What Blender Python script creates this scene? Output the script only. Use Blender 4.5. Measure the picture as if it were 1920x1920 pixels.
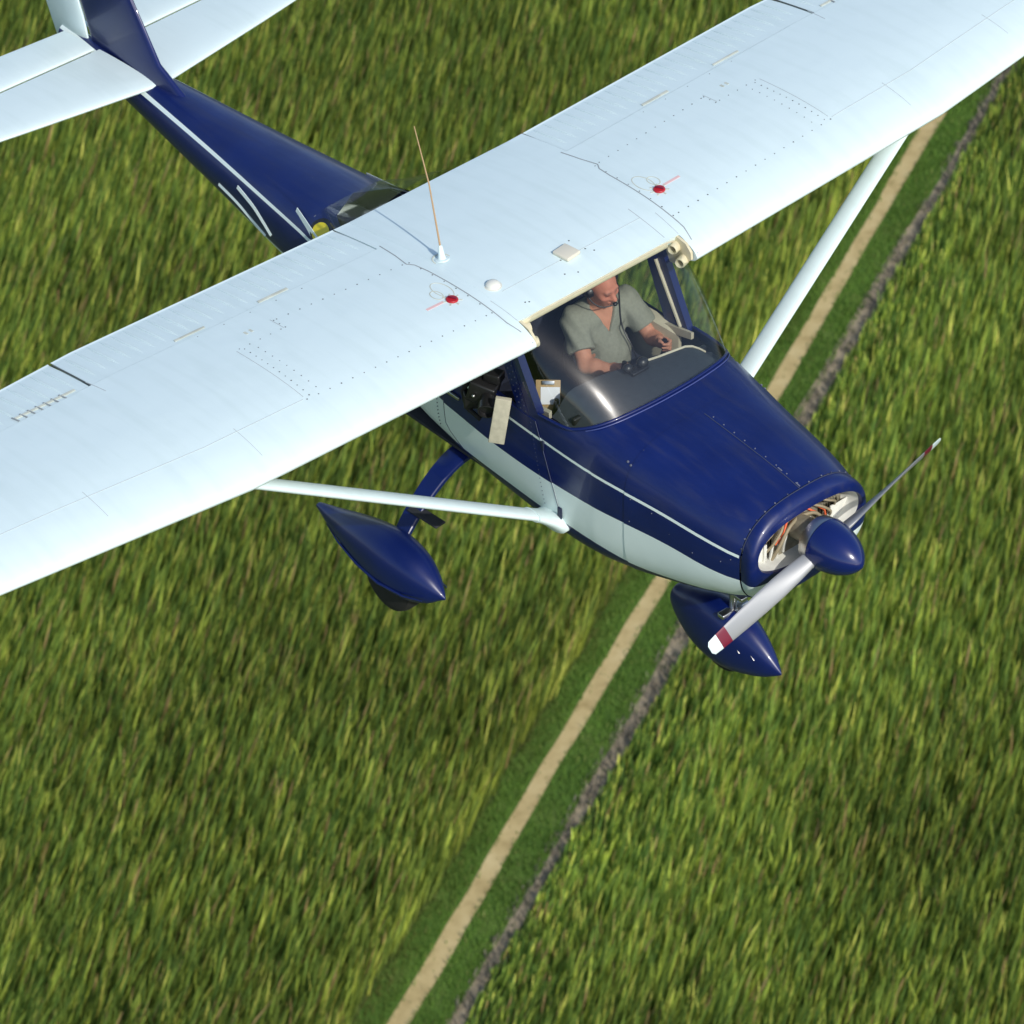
import bpy, bmesh, math, random
import numpy as np
from mathutils import Vector, Matrix
rnd = random.Random(7)
rng = np.random.default_rng(11)
for o in list(bpy.data.objects):
    bpy.data.objects.remove(o)
C = bpy.context.scene.collection
SC = bpy.context.scene
PI = math.pi

# ------------------------------------------------------------------ camera, sky, sun, exposure
ALT = 107.0                                  # height of the propeller axis above the field
AIR = Vector((0, 0, ALT))                    # aircraft frame: x forward, y port, z up, origin at firewall on thrust line
CAM_R = [[0.6602464193085469, 0.7506741681854695, -0.023726757243580893],
         [0.45960039463044133, -0.42881828119648097, -0.7777418331086726],
         [-0.5940051708914537, 0.5025964334640162, -0.6281358786309421]]
CAM_C = Vector((12.624586997398852, -12.006163517709108, 13.712039653248048))
cam = bpy.data.cameras.new('camera')
cam_ob = bpy.data.objects.new('camera', cam)
C.objects.link(cam_ob)
r0, r1, r2 = (Vector(r) for r in CAM_R)
M = Matrix.Identity(4)
for i in range(3):
    M[i][0], M[i][1], M[i][2] = r0[i], -r1[i], -r2[i]
M.translation = CAM_C + AIR
cam_ob.matrix_world = M
cam.sensor_width = 36.0
cam.sensor_fit = 'HORIZONTAL'
cam.lens = 7692.36 / 1920 * 36.0
cam.clip_start, cam.clip_end = 0.5, 9000
cam.dof.use_dof = True
cam.dof.focus_distance = 21.6
cam.dof.aperture_fstop = cam.lens / 1000 / 0.024
SC.camera = cam_ob

SUN = Vector((0.78, -0.13, 0.62)).normalized()
world = bpy.data.worlds.new('World')
SC.world = world
world.use_nodes = True
wn = world.node_tree.nodes
sky = wn.new('ShaderNodeTexSky')
sky.sky_type = 'NISHITA'
sky.sun_disc = False
sky.sun_elevation = math.asin(SUN.z)
sky.sun_rotation = math.atan2(SUN.x, SUN.y)
wn['Background'].inputs['Strength'].default_value = 0.15
world.node_tree.links.new(sky.outputs[0], wn['Background'].inputs['Color'])
sun = bpy.data.lights.new('sun', 'SUN')
sun.energy = 3.15
sun.angle = math.radians(0.5)
sun.color = (1.0, 0.955, 0.88)
sun_ob = bpy.data.objects.new('sun', sun)
sun_ob.rotation_euler = SUN.to_track_quat('Z', 'Y').to_euler()
sun_ob.location = (0, 0, 300)
C.objects.link(sun_ob)
SC.view_settings.view_transform = 'Standard'
SC.view_settings.look = 'None'
SC.view_settings.exposure = 0.08
SC.view_settings.gamma = 1.0

# ------------------------------------------------------------------ materials
def mat(name, base, rough=0.5, metal=0.0, coat=0.0, spec=0.5, vary=0.0, scale=8.0, bump=0.0):
    m = bpy.data.materials.new(name)
    m.use_nodes = True
    nt = m.node_tree
    b = nt.nodes['Principled BSDF']
    b.inputs['Base Color'].default_value = (*base, 1)
    b.inputs['Roughness'].default_value = rough
    b.inputs['Metallic'].default_value = metal
    b.inputs['Coat Weight'].default_value = coat
    b.inputs['Coat Roughness'].default_value = 0.06
    b.inputs['Specular IOR Level'].default_value = spec
    if vary or bump:
        tc = nt.nodes.new('ShaderNodeTexCoord')
        n = nt.nodes.new('ShaderNodeTexNoise')
        n.inputs['Scale'].default_value = scale
        n.inputs['Detail'].default_value = 6
        nt.links.new(tc.outputs['Object'], n.inputs['Vector'])
        if vary:
            r = nt.nodes.new('ShaderNodeValToRGB')
            r.color_ramp.elements[0].position, r.color_ramp.elements[1].position = 0.3, 0.7
            r.color_ramp.elements[0].color = (*[max(0, c * (1 - vary)) for c in base], 1)
            r.color_ramp.elements[1].color = (*[min(1, c * (1 + vary)) for c in base], 1)
            nt.links.new(n.outputs['Fac'], r.inputs[0])
            nt.links.new(r.outputs[0], b.inputs['Base Color'])
        if bump:
            bp = nt.nodes.new('ShaderNodeBump')
            bp.inputs['Strength'].default_value = bump
            bp.inputs['Distance'].default_value = 0.01
            nt.links.new(n.outputs['Fac'], bp.inputs['Height'])
            nt.links.new(bp.outputs[0], b.inputs['Normal'])
    return m

NAVY = (0.0022, 0.0100, 0.092)
STRIPE = (0.72, 0.83, 0.80)
WHITE = (0.70, 0.775, 0.80)
M_navy = mat('navy_paint', NAVY, 0.36, coat=0.22, vary=0.10, scale=3.0)
M_navy_dull = mat('navy_interior', (0.012, 0.018, 0.05), 0.55)
M_white = mat('white_paint', (0.675, 0.80, 0.80), 0.4, coat=0.15, vary=0.02, scale=2.5)
def skin(m, bump=0.35):
    """oil-canning of thin sheet metal and faint streaks carried aft by the air"""
    nt = m.node_tree
    b = nt.nodes['Principled BSDF']
    tc = nt.nodes.new('ShaderNodeTexCoord')
    mp = nt.nodes.new('ShaderNodeMapping')
    mp.inputs['Scale'].default_value = (1.1, 9.0, 1.5)
    n = nt.nodes.new('ShaderNodeTexNoise')
    n.inputs['Scale'].default_value = 1.6
    n.inputs['Detail'].default_value = 8
    r = nt.nodes.new('ShaderNodeValToRGB')
    r.color_ramp.elements[0].position, r.color_ramp.elements[1].position = 0.30, 0.52
    base = b.inputs['Base Color'].default_value[:3]
    r.color_ramp.elements[0].color = (base[0] * .95, base[1] * .957, base[2] * .95, 1)
    r.color_ramp.elements[1].color = (*base, 1)
    nt.links.new(tc.outputs['Object'], mp.inputs[0])
    nt.links.new(mp.outputs[0], n.inputs['Vector'])
    nt.links.new(n.outputs['Fac'], r.inputs[0])
    nt.links.new(r.outputs[0], b.inputs['Base Color'])
    n2 = nt.nodes.new('ShaderNodeTexNoise')
    n2.inputs['Scale'].default_value = 4.5
    n2.inputs['Detail'].default_value = 2
    nt.links.new(tc.outputs['Object'], n2.inputs['Vector'])
    bp = nt.nodes.new('ShaderNodeBump')
    bp.inputs['Strength'].default_value = bump
    bp.inputs['Distance'].default_value = 0.012
    nt.links.new(n2.outputs['Fac'], bp.inputs['Height'])
    nt.links.new(bp.outputs[0], b.inputs['Normal'])
skin(M_white)
M_beige = mat('cream_plastic', (0.62, 0.56, 0.38), 0.6, vary=0.06, scale=12)
M_beige2 = mat('cream_trim', (0.52, 0.47, 0.34), 0.65, vary=0.08, scale=14)
M_black = mat('black_plastic', (0.012, 0.012, 0.013), 0.38)
M_dark = mat('charcoal_lining', (0.02, 0.022, 0.027), 0.75, vary=0.2, scale=20)
M_glare = mat('glareshield_vinyl', (0.035, 0.042, 0.05), 0.6, vary=0.15, scale=30)
M_seat = mat('dark_blue_upholstery', (0.012, 0.016, 0.035), 0.8, vary=0.2, scale=25, bump=0.1)
M_steel = mat('brushed_steel', (0.55, 0.55, 0.55), 0.3, metal=1.0)
M_blade = mat('prop_paint', (0.30, 0.31, 0.32), 0.42, metal=0.3)
M_red = mat('red_paint', (0.42, 0.012, 0.02), 0.4)
M_maroon = mat('maroon_paint', (0.16, 0.008, 0.03), 0.4)
M_rubber = mat('rubber', (0.012, 0.012, 0.012), 0.8)
M_seam = mat('seam_sealant', (0.44, 0.49, 0.50), 0.8)
M_seam_dark = mat('open_seam', (0.28, 0.31, 0.32), 0.8)
M_seam_blue = mat('chipped_seam', (0.045, 0.055, 0.10), 0.5)
M_chip = mat('bare_chips', (0.13, 0.14, 0.19), 0.5)
M_screw = mat('dirty_screw', (0.10, 0.11, 0.11), 0.55, metal=0.3)
M_tan = mat('tan_plastic', (0.42, 0.28, 0.13), 0.6)
M_paper = mat('paper', (0.78, 0.79, 0.82), 0.9)
M_orange = mat('orange_silicone', (0.75, 0.14, 0.05), 0.5)
M_hose = mat('hose_rubber', (.30, .25, .16), .55)
M_baffle = mat('white_baffle', (0.70, 0.70, 0.64), 0.55, vary=0.08, scale=14)
M_engine = mat('cast_aluminium', (0.32, 0.29, 0.22), 0.5, metal=0.6, vary=0.2, scale=25)
M_copper = mat('copper_brown', (0.35, 0.18, 0.09), 0.5)
M_yellow = mat('yellow_decal', (0.72, 0.60, 0.02), 0.45)
M_dirt_stain = mat('grime', (0.52, 0.55, 0.47), 0.8, vary=0.18, scale=9)
M_antenna = mat('tan_whip', (0.42, 0.27, 0.14), 0.5)
M_skin = None

def glass(name, tint, refl):
    m = bpy.data.materials.new(name)
    m.use_nodes = True
    nt = m.node_tree
    nt.nodes.clear()
    out = nt.nodes.new('ShaderNodeOutputMaterial')
    tr = nt.nodes.new('ShaderNodeBsdfTransparent')
    tr.inputs[0].default_value = (*tint, 1)
    gl = nt.nodes.new('ShaderNodeBsdfGlossy')
    gl.inputs['Roughness'].default_value = 0.04
    g2 = nt.nodes.new('ShaderNodeBsdfGlossy')          # fine polishing scratches in the acrylic
    g2.inputs['Roughness'].default_value = 0.22
    gm_ = nt.nodes.new('ShaderNodeMixShader')
    gm_.inputs[0].default_value = 0.3
    nt.links.new(gl.outputs[0], gm_.inputs[1])
    nt.links.new(g2.outputs[0], gm_.inputs[2])
    lw = nt.nodes.new('ShaderNodeLayerWeight')
    lw.inputs['Blend'].default_value = 0.5
    pw_ = nt.nodes.new('ShaderNodeMath')
    pw_.operation = 'POWER'
    pw_.inputs[1].default_value = 4.0
    nt.links.new(lw.outputs['Facing'], pw_.inputs[0])
    ma = nt.nodes.new('ShaderNodeMath')
    ma.operation = 'MULTIPLY_ADD'
    ma.inputs[1].default_value, ma.inputs[2].default_value = 0.6, refl
    nt.links.new(pw_.outputs[0], ma.inputs[0])
    mx = nt.nodes.new('ShaderNodeMixShader')
    nt.links.new(ma.outputs[0], mx.inputs[0])
    nt.links.new(tr.outputs[0], mx.inputs[1])
    nt.links.new(gm_.outputs[0], mx.inputs[2])
    nt.links.new(mx.outputs[0], out.inputs[0])
    return m
M_glass = glass('acrylic_windshield', (0.90, 0.93, 0.92), 0.075)
M_glass_side = glass('acrylic_window', (0.9, 0.93, 0.91), 0.05)

def livery():
    """navy body paint with a thin and a wide pale stripe that run along the length of the aircraft"""
    m = mat('navy_livery', NAVY, 0.36, coat=0.22)
    nt = m.node_tree
    N, L = nt.nodes, nt.links
    b = N['Principled BSDF']
    tc = N.new('ShaderNodeTexCoord')
    sp = N.new('ShaderNodeSeparateXYZ')
    L.new(tc.outputs['Object'], sp.inputs[0])
    mr = N.new('ShaderNodeMapRange')
    mr.inputs['From Min'].default_value, mr.inputs['From Max'].default_value = -6, 1
    L.new(sp.outputs['X'], mr.inputs['Value'])
    def curve(pts):
        n = N.new('ShaderNodeFloatCurve')
        c = n.mapping.curves[0]
        pts = [((x + 6) / 7, (z + 0.7) / 1.4) for x, z in pts]
        c.points[0].location, c.points[1].location = pts[0], pts[-1]
        for p in pts[1:-1]:
            c.points.new(*p)
        n.mapping.update()
        L.new(mr.outputs[0], n.inputs['Value'])
        mm = N.new('ShaderNodeMath')
        mm.operation = 'MULTIPLY_ADD'
        L.new(n.outputs[0], mm.inputs[0])
        mm.inputs[1].default_value, mm.inputs[2].default_value = 1.4, -0.7
        return mm.outputs[0]
    def cmp(op, a, bb):
        n = N.new('ShaderNodeMath')
        n.operation = op
        for i, v in enumerate((a, bb)):
            if isinstance(v, float):
                n.inputs[i].default_value = v
            else:
                L.new(v, n.inputs[i])
        return n.outputs[0]
    wt = curve([(-6, 0.02), (-4, -0.08), (-3, -0.13), (-1.5, -0.14), (-0.9, -0.172), (-0.28, -0.148), (0.3, -0.126), (0.65, -0.145), (0.8, -0.14), (0.93, -0.15), (1, -0.15)])
    wb = curve([(-6, -0.02), (-4, -0.20), (-3, -0.34), (-1.5, -0.405), (-0.9, -0.395), (-0.2, -0.40), (0.05, -0.42), (0.3, -0.40), (0.62, -0.335), (0.8, -0.265), (0.92, -0.225), (1, -0.22)])
    th = curve([(-6, 0.14), (-4, 0.14), (-3, 0.125), (-0.9, 0.092), (-0.28, 0.078), (0.3, 0.055), (0.77, 0.015), (1, 0)])
    Z, X = sp.outputs['Z'], sp.outputs['X']
    wide = cmp('MULTIPLY', cmp('LESS_THAN', Z, wt), cmp('GREATER_THAN', Z, wb))
    dz = cmp('ABSOLUTE', cmp('SUBTRACT', Z, th), 0.0)
    thin = cmp('MULTIPLY', cmp('LESS_THAN', dz, 0.0088), cmp('LESS_THAN', X, 0.765))
    msk = cmp('MAXIMUM', wide, thin)
    # faded patches and tiny chips in the paint
    n1 = N.new('ShaderNodeTexNoise')
    n1.inputs['Scale'].default_value = 3.5
    n1.inputs['Detail'].default_value = 5
    L.new(tc.outputs['Object'], n1.inputs['Vector'])
    rp = N.new('ShaderNodeValToRGB')
    rp.color_ramp.elements[0].position, rp.color_ramp.elements[1].position = 0.3, 0.72
    rp.color_ramp.elements[0].color = (0.0018, 0.0085, 0.080, 1)
    rp.color_ramp.elements[1].color = (0.0032, 0.0135, 0.108, 1)
    L.new(n1.outputs['Fac'], rp.inputs[0])
    n2 = N.new('ShaderNodeTexNoise')
    n2.inputs['Scale'].default_value = 38
    n2.inputs['Detail'].default_value = 2
    L.new(tc.outputs['Object'], n2.inputs['Vector'])
    chip = cmp('GREATER_THAN', n2.outputs['Fac'], 0.795)
    mc = N.new('ShaderNodeMix')
    mc.data_type = 'RGBA'
    L.new(chip, mc.inputs['Factor'])
    L.new(rp.outputs[0], mc.inputs['A'])
    mc.inputs['B'].default_value = (0.22, 0.23, 0.27, 1)
    mp3 = N.new('ShaderNodeMapping')
    mp3.inputs['Scale'].default_value = (1.5, 14, 14)
    n3 = N.new('ShaderNodeTexNoise')
    n3.inputs['Scale'].default_value = 1.3
    n3.inputs['Detail'].default_value = 7
    L.new(tc.outputs['Object'], mp3.inputs[0])
    L.new(mp3.outputs[0], n3.inputs['Vector'])
    r3 = N.new('ShaderNodeMapRange')
    r3.inputs['From Min'].default_value, r3.inputs['From Max'].default_value = 0.52, 0.80
    r3.inputs['To Max'].default_value = 0.28
    L.new(n3.outputs['Fac'], r3.inputs['Value'])
    gm2 = N.new('ShaderNodeMix')
    gm2.data_type = 'RGBA'
    L.new(r3.outputs[0], gm2.inputs['Factor'])
    L.new(mc.outputs['Result'], gm2.inputs['A'])
    gm2.inputs['B'].default_value = (0.030, 0.034, 0.055, 1)
    rr3 = N.new('ShaderNodeMapRange')
    rr3.inputs['From Min'].default_value, rr3.inputs['From Max'].default_value = 0.35, 0.7
    rr3.inputs['To Min'].default_value, rr3.inputs['To Max'].default_value = 0.28, 0.50
    L.new(n3.outputs['Fac'], rr3.inputs['Value'])
    L.new(rr3.outputs[0], b.inputs['Roughness'])
    n4 = N.new('ShaderNodeTexNoise')
    n4.inputs['Scale'].default_value = 5
    L.new(tc.outputs['Object'], n4.inputs['Vector'])
    b4 = N.new('ShaderNodeBump')
    b4.inputs['Strength'].default_value, b4.inputs['Distance'].default_value = 0.25, 0.010
    L.new(n4.outputs['Fac'], b4.inputs['Height'])
    L.new(b4.outputs[0], b.inputs['Normal'])
    mx = N.new('ShaderNodeMix')
    mx.data_type = 'RGBA'
    L.new(msk, mx.inputs['Factor'])
    L.new(gm2.outputs['Result'], mx.inputs['A'])
    mx.inputs['B'].default_value = (*STRIPE, 1)
    L.new(mx.outputs['Result'], b.inputs['Base Color'])
    return m
M_livery = livery()

# ------------------------------------------------------------------ mesh helpers
class MB:
    """collects shapes and links them as ONE mesh object; coordinates are those of the aircraft frame unless told otherwise"""
    def __init__(s):
        s.v, s.f, s.mi, s.sm = [], [], [], []
    def add(s, vs, fs, mi=0, smooth=True):
        k = len(s.v)
        s.v += [tuple(map(float, p)) for p in vs]
        s.f += [tuple(i + k for i in f) for f in fs]
        s.mi += [mi] * len(fs)
        s.sm += [smooth] * len(fs)
        return s
    def loft(s, rings, closed=True, caps=True, mi=0, smooth=True):
        n = len(rings[0])
        vs = [p for r in rings for p in r]
        fs = []
        for a in range(len(rings) - 1):
            for j in range(n if closed else n - 1):
                k = (j + 1) % n
                fs.append((a * n + j, a * n + k, (a + 1) * n + k, (a + 1) * n + j))
        if caps and closed:
            fs.append(tuple(range(n - 1, -1, -1)))
            fs.append(tuple((len(rings) - 1) * n + i for i in range(n)))
        return s.add(vs, fs, mi, smooth)
    def tube(s, path, rad, n=12, mi=0, caps=True, flat=None):
        path = [Vector(p) for p in path]
        if not hasattr(rad, '__len__'):
            rad = [rad] * len(path)
        rings, ref = [], None
        for i, p in enumerate(path):
            d = (path[min(i + 1, len(path) - 1)] - path[max(i - 1, 0)]).normalized()
            if ref is None:
                ref = Vector((0, 0, 1)) if abs(d.z) < 0.9 else Vector((1, 0, 0))
            u = (ref - d * ref.dot(d)).normalized()
            ref = u
            w = d.cross(u)
            rings.append([p + (u * math.cos(t) + w * math.sin(t)) * rad[i] for t in (2 * PI * k / n for k in range(n))])
        return s.loft(rings, True, caps, mi)
    def strip(s, path, halfw, nrm, thick=0.002, mi=0):
        """thin raised band that follows path; nrm is a vector or a function of a point"""
        path = [Vector(p) for p in path]
        rings = []
        for i, p in enumerate(path):
            d = (path[min(i + 1, len(path) - 1)] - path[max(i - 1, 0)]).normalized()
            n = Vector(nrm(p) if callable(nrm) else nrm).normalized()
            w = d.cross(n).normalized() * halfw
            rings.append([p - w - n * 0.002, p + w - n * 0.002, p + w * 0.9 + n * thick, p - w * 0.9 + n * thick])
        return s.loft(rings, True, True, mi, False)
    def box(s, c, size, rot=None, bev=0.0, mi=0):
        bm = bmesh.new()
        bmesh.ops.create_cube(bm, size=1)
        bmesh.ops.scale(bm, vec=size, verts=bm.verts)
        if bev:
            bmesh.ops.bevel(bm, geom=bm.edges[:], offset=bev, segments=3, affect='EDGES', profile=0.5)
        mt = Matrix.Translation(Vector(c)) @ (rot.to_4x4() if rot else Matrix.Identity(4))
        bm.verts.index_update()
        s.add([mt @ v.co for v in bm.verts], [[v.index for v in f.verts] for f in bm.faces], mi, False)
        bm.free()
        return s
    def revolve(s, prof, o, axis, n=24, mi=0):
        """profile of (distance along axis, radius)"""
        a = Vector(axis).normalized()
        u = a.orthogonal().normalized()
        w = a.cross(u)
        o = Vector(o)
        rings = [[o + a * h + (u * math.cos(t) + w * math.sin(t)) * max(r, 1e-4) for t in (2 * PI * k / n for k in range(n))] for h, r in prof]
        return s.loft(rings, True, True, mi)
    def disc(s, c, r, nrm, th=0.004, n=10, mi=0):
        return s.revolve([(-0.003, r), (th * 0.6, r), (th, r * 0.7)], c, nrm, n, mi)
    def ball(s, c, r, mi=0, n=14):
        r = Vector((r, r, r)) if not hasattr(r, '__len__') else Vector(r)
        c = Vector(c)
        rings = []
        for i in range(n + 1):
            a = PI * (0.02 + 0.96 * i / n)
            rings.append([c + Vector((r.x * math.sin(a) * math.cos(t), r.y * math.sin(a) * math.sin(t), r.z * math.cos(a))) for t in (2 * PI * k / (n * 2) for k in range(n * 2))])
        return s.loft(rings, True, True, mi)
    def mesh(s, name, mats):
        me = bpy.data.meshes.new(name)
        me.from_pydata(s.v, [], s.f)
        for m in mats:
            me.materials.append(m)
        me.polygons.foreach_set('material_index', s.mi)
        me.polygons.foreach_set('use_smooth', s.sm)
        bm = bmesh.new()
        bm.from_mesh(me)
        bmesh.ops.recalc_face_normals(bm, faces=bm.faces)
        bm.to_mesh(me)
        bm.free()
        me.update()
        return me
    def build(s, name, mats, parent=None, sharp=38):
        if not isinstance(mats, (list, tuple)):
            mats = [mats]
        me = s.mesh(name, mats)
        if sharp:
            me.set_sharp_from_angle(angle=math.radians(sharp))
        o = bpy.data.objects.new(name, me)
        C.objects.link(o)
        if parent is None:
            o.location = AIR
        else:
            o.parent = parent
            root = parent
            if parent.type == 'EMPTY':
                o.location = AIR - parent.location
        return o

def absorb(o, mb, mats):
    """adds surface detail (rivets, seams) to an existing part's own mesh"""
    k = len(o.data.materials)
    for m in mats:
        o.data.materials.append(m)
    tmp = mb.mesh('detail', [None] * len(mats))
    tmp.polygons.foreach_set('material_index', [i + k for i in mb.mi])
    tmp.set_sharp_from_angle(angle=math.radians(38))
    bm = bmesh.new()
    bm.from_mesh(o.data)
    bm.from_mesh(tmp)
    bm.to_mesh(o.data)
    bm.free()
    bpy.data.meshes.remove(tmp)
def tag(o, label=None, cat=None, kind=None, group=None):
    for k, v in (('label', label), ('category', cat), ('kind', kind), ('group', group)):
        if v:
            o[k] = v
    return o
def thing(name, base, label, cat):
    o = bpy.data.objects.new(name, None)
    C.objects.link(o)
    o.location = AIR + Vector(base)
    o.empty_display_size = 0.2
    return tag(o, label, cat)

def catmull(pts, n):
    pts = [np.array(p, float) for p in pts]
    out = []
    m = len(pts) - 1
    for k in range(n):
        t = k / (n - 1) * m
        i = min(int(t), m - 1)
        t -= i
        p0, p1, p2, p3 = pts[max(i - 1, 0)], pts[i], pts[i + 1], pts[min(i + 2, m)]
        out.append(0.5 * ((2 * p1) + (-p0 + p2) * t + (2 * p0 - 5 * p1 + 4 * p2 - p3) * t * t + (-p0 + 3 * p1 - 3 * p2 + p3) * t ** 3))
    return out

# ------------------------------------------------------------------ the ground: field, verge, dirt track, ditch strip
R_ = [Vector(r) for r in CAM_R]
def sheet(name, left, right, z, m, label=None):
    mb = MB()
    vs = [p for a, b in zip(left, right) for p in ((a[0], a[1], z), (b[0], b[1], z))]
    fs = [(2 * i, 2 * i + 1, 2 * i + 3, 2 * i + 2) for i in range(len(left) - 1)]
    mb.add(vs, fs, 0, False)
    me = mb.mesh(name, [m])
    o = bpy.data.objects.new(name, me)
    C.objects.link(o)
    return tag(o, label, kind='structure')

def soil_mat(name, cols, scale, stretch=(1, 1, 1), rough=0.9, rot=0.0):
    m = mat(name, cols[0], rough, spec=0.2)
    nt = m.node_tree
    tc = nt.nodes.new('ShaderNodeTexCoord')
    mp = nt.nodes.new('ShaderNodeMapping')
    mp.inputs['Scale'].default_value = stretch
    mp.inputs['Rotation'].default_value = (0, 0, rot)
    n = nt.nodes.new('ShaderNodeTexNoise')
    n.inputs['Scale'].default_value = scale
    n.inputs['Detail'].default_value = 7
    n.inputs['Roughness'].default_value = 0.65
    r = nt.nodes.new('ShaderNodeValToRGB')
    e = r.color_ramp.elements
    e[0].position, e[1].position = 0.28, 0.72
    e[0].color, e[1].color = (*cols[0], 1), (*cols[-1], 1)
    for i, c in enumerate(cols[1:-1]):
        q = e.new(0.28 + 0.44 * (i + 1) / (len(cols) - 1))
        q.color = (*c, 1)
    nt.links.new(tc.outputs['Object'], mp.inputs[0])
    nt.links.new(mp.outputs[0], n.inputs['Vector'])
    nt.links.new(n.outputs['Fac'], r.inputs[0])
    nt.links.new(r.outputs[0], nt.nodes['Principled BSDF'].inputs['Base Color'])
    return m
ROAD_ANG = math.atan2(115.0 - 73.6, -105.4 + 84.8)
M_field = soil_mat('field_soil', [(0.045, 0.07, 0.018), (0.075, 0.11, 0.026), (0.115, 0.14, 0.036)], 0.9)
M_verge = soil_mat('verge_turf', [(0.06, 0.125, 0.02), (0.08, 0.150, 0.024), (0.11, 0.16, 0.036)], 0.45)
M_track = soil_mat('dirt', [(0.36, 0.27, 0.12), (0.50, 0.39, 0.19), (0.58, 0.47, 0.25)], 0.8)
M_ditch = soil_mat('ditch_soil', [(0.12, 0.10, 0.075), (0.30, 0.25, 0.17), (0.46, 0.37, 0.24)], 0.8)

# edges across the road, as distance from a base line through the verge (metres)
road_o = np.array([-84.8, 73.6])
road_d = np.array([-105.25 + 84.81, 114.9 - 73.58])
road_d /= np.linalg.norm(road_d)
road_n = np.array([road_d[1], -road_d[0]])        # towards the right-hand field in the picture
def road_s(p):
    return (np.asarray(p) - road_o) @ road_d, (np.asarray(p) - road_o) @ road_n
S = np.arange(-3200, 3200.1, 4.0)
S = np.concatenate([np.arange(-3200, -80, 40.0), np.arange(-80, 120, 0.6), np.arange(120, 3201, 40.0)])
def wob(seed, amp, s=S):
    rr = np.random.default_rng(seed)
    y = np.zeros_like(s)
    for k in range(9):
        y += rr.normal() * np.sin(s * (0.11 * 1.6 ** k) + rr.uniform(0, 6.3)) / (1.0 + 0.8 * k)
    return y * amp
def edge(off, seed, amp):
    o = off + wob(seed, amp) + (wob(50, 0.05, S * 0.4) if seed in (1, 2) else 0)
    return road_o + S[:, None] * road_d + o[:, None] * road_n
OFF = dict(vl=-3.45, dl=-2.20, dr=-1.42, gl=0.0, gr=0.72)
E_vl, E_dl, E_dr, E_gl, E_gr = (edge(OFF[k], i, a) for i, (k, a) in enumerate(zip(OFF, (0.18, 0.055, 0.055, 0.10, 0.09))))
g = MB()
g.add([(-3000, -3000, 0), (3000, -3000, 0), (3000, 3000, 0), (-3000, 3000, 0)], [(0, 1, 2, 3)], 0, False)
gm = bpy.data.objects.new('field_ground', g.mesh('field_ground', [M_field]))
C.objects.link(gm)
tag(gm, kind='structure')
sheet('grass_verge', E_vl, E_gl, 0.02, M_verge)
sheet('dirt_track', E_dl, E_dr, 0.03, M_track)
sheet('ditch', E_gl, E_gr, 0.025, M_ditch)

# tall grass: curved leaf blades, one mesh per kind of stand
def leaf_mat(name, trans):
    m = bpy.data.materials.new(name)
    m.use_nodes = True
    nt = m.node_tree
    b = nt.nodes['Principled BSDF']
    at = nt.nodes.new('ShaderNodeAttribute')
    at.attribute_name = 'tint'
    nt.links.new(at.outputs['Color'], b.inputs['Base Color'])
    b.inputs['Roughness'].default_value = 0.55
    b.inputs['Specular IOR Level'].default_value = 0.25
    tl = nt.nodes.new('ShaderNodeBsdfTranslucent')
    nt.links.new(at.outputs['Color'], tl.inputs[0])
    mx = nt.nodes.new('ShaderNodeMixShader')
    mx.inputs[0].default_value = trans
    out = nt.nodes['Material Output']
    nt.links.new(b.outputs[0], mx.inputs[1])
    nt.links.new(tl.outputs[0], mx.inputs[2])
    nt.links.new(mx.outputs[0], out.inputs[0])
    return m
M_leaf = leaf_mat('crop_leaf', 0.36)

def vnoise(p, cell, seed):
    """smooth 2-D value noise in 0..1"""
    rr = np.random.default_rng(seed)
    T = rr.random((256, 256))
    q = p / cell
    i = np.floor(q).astype(int)
    f = q - i
    f = f * f * (3 - 2 * f)
    a = lambda dx, dy: T[(i[:, 0] + dx) % 256, (i[:, 1] + dy) % 256]
    return (a(0, 0) * (1 - f[:, 0]) + a(1, 0) * f[:, 0]) * (1 - f[:, 1]) + (a(0, 1) * (1 - f[:, 0]) + a(1, 1) * f[:, 0]) * f[:, 1]

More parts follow.
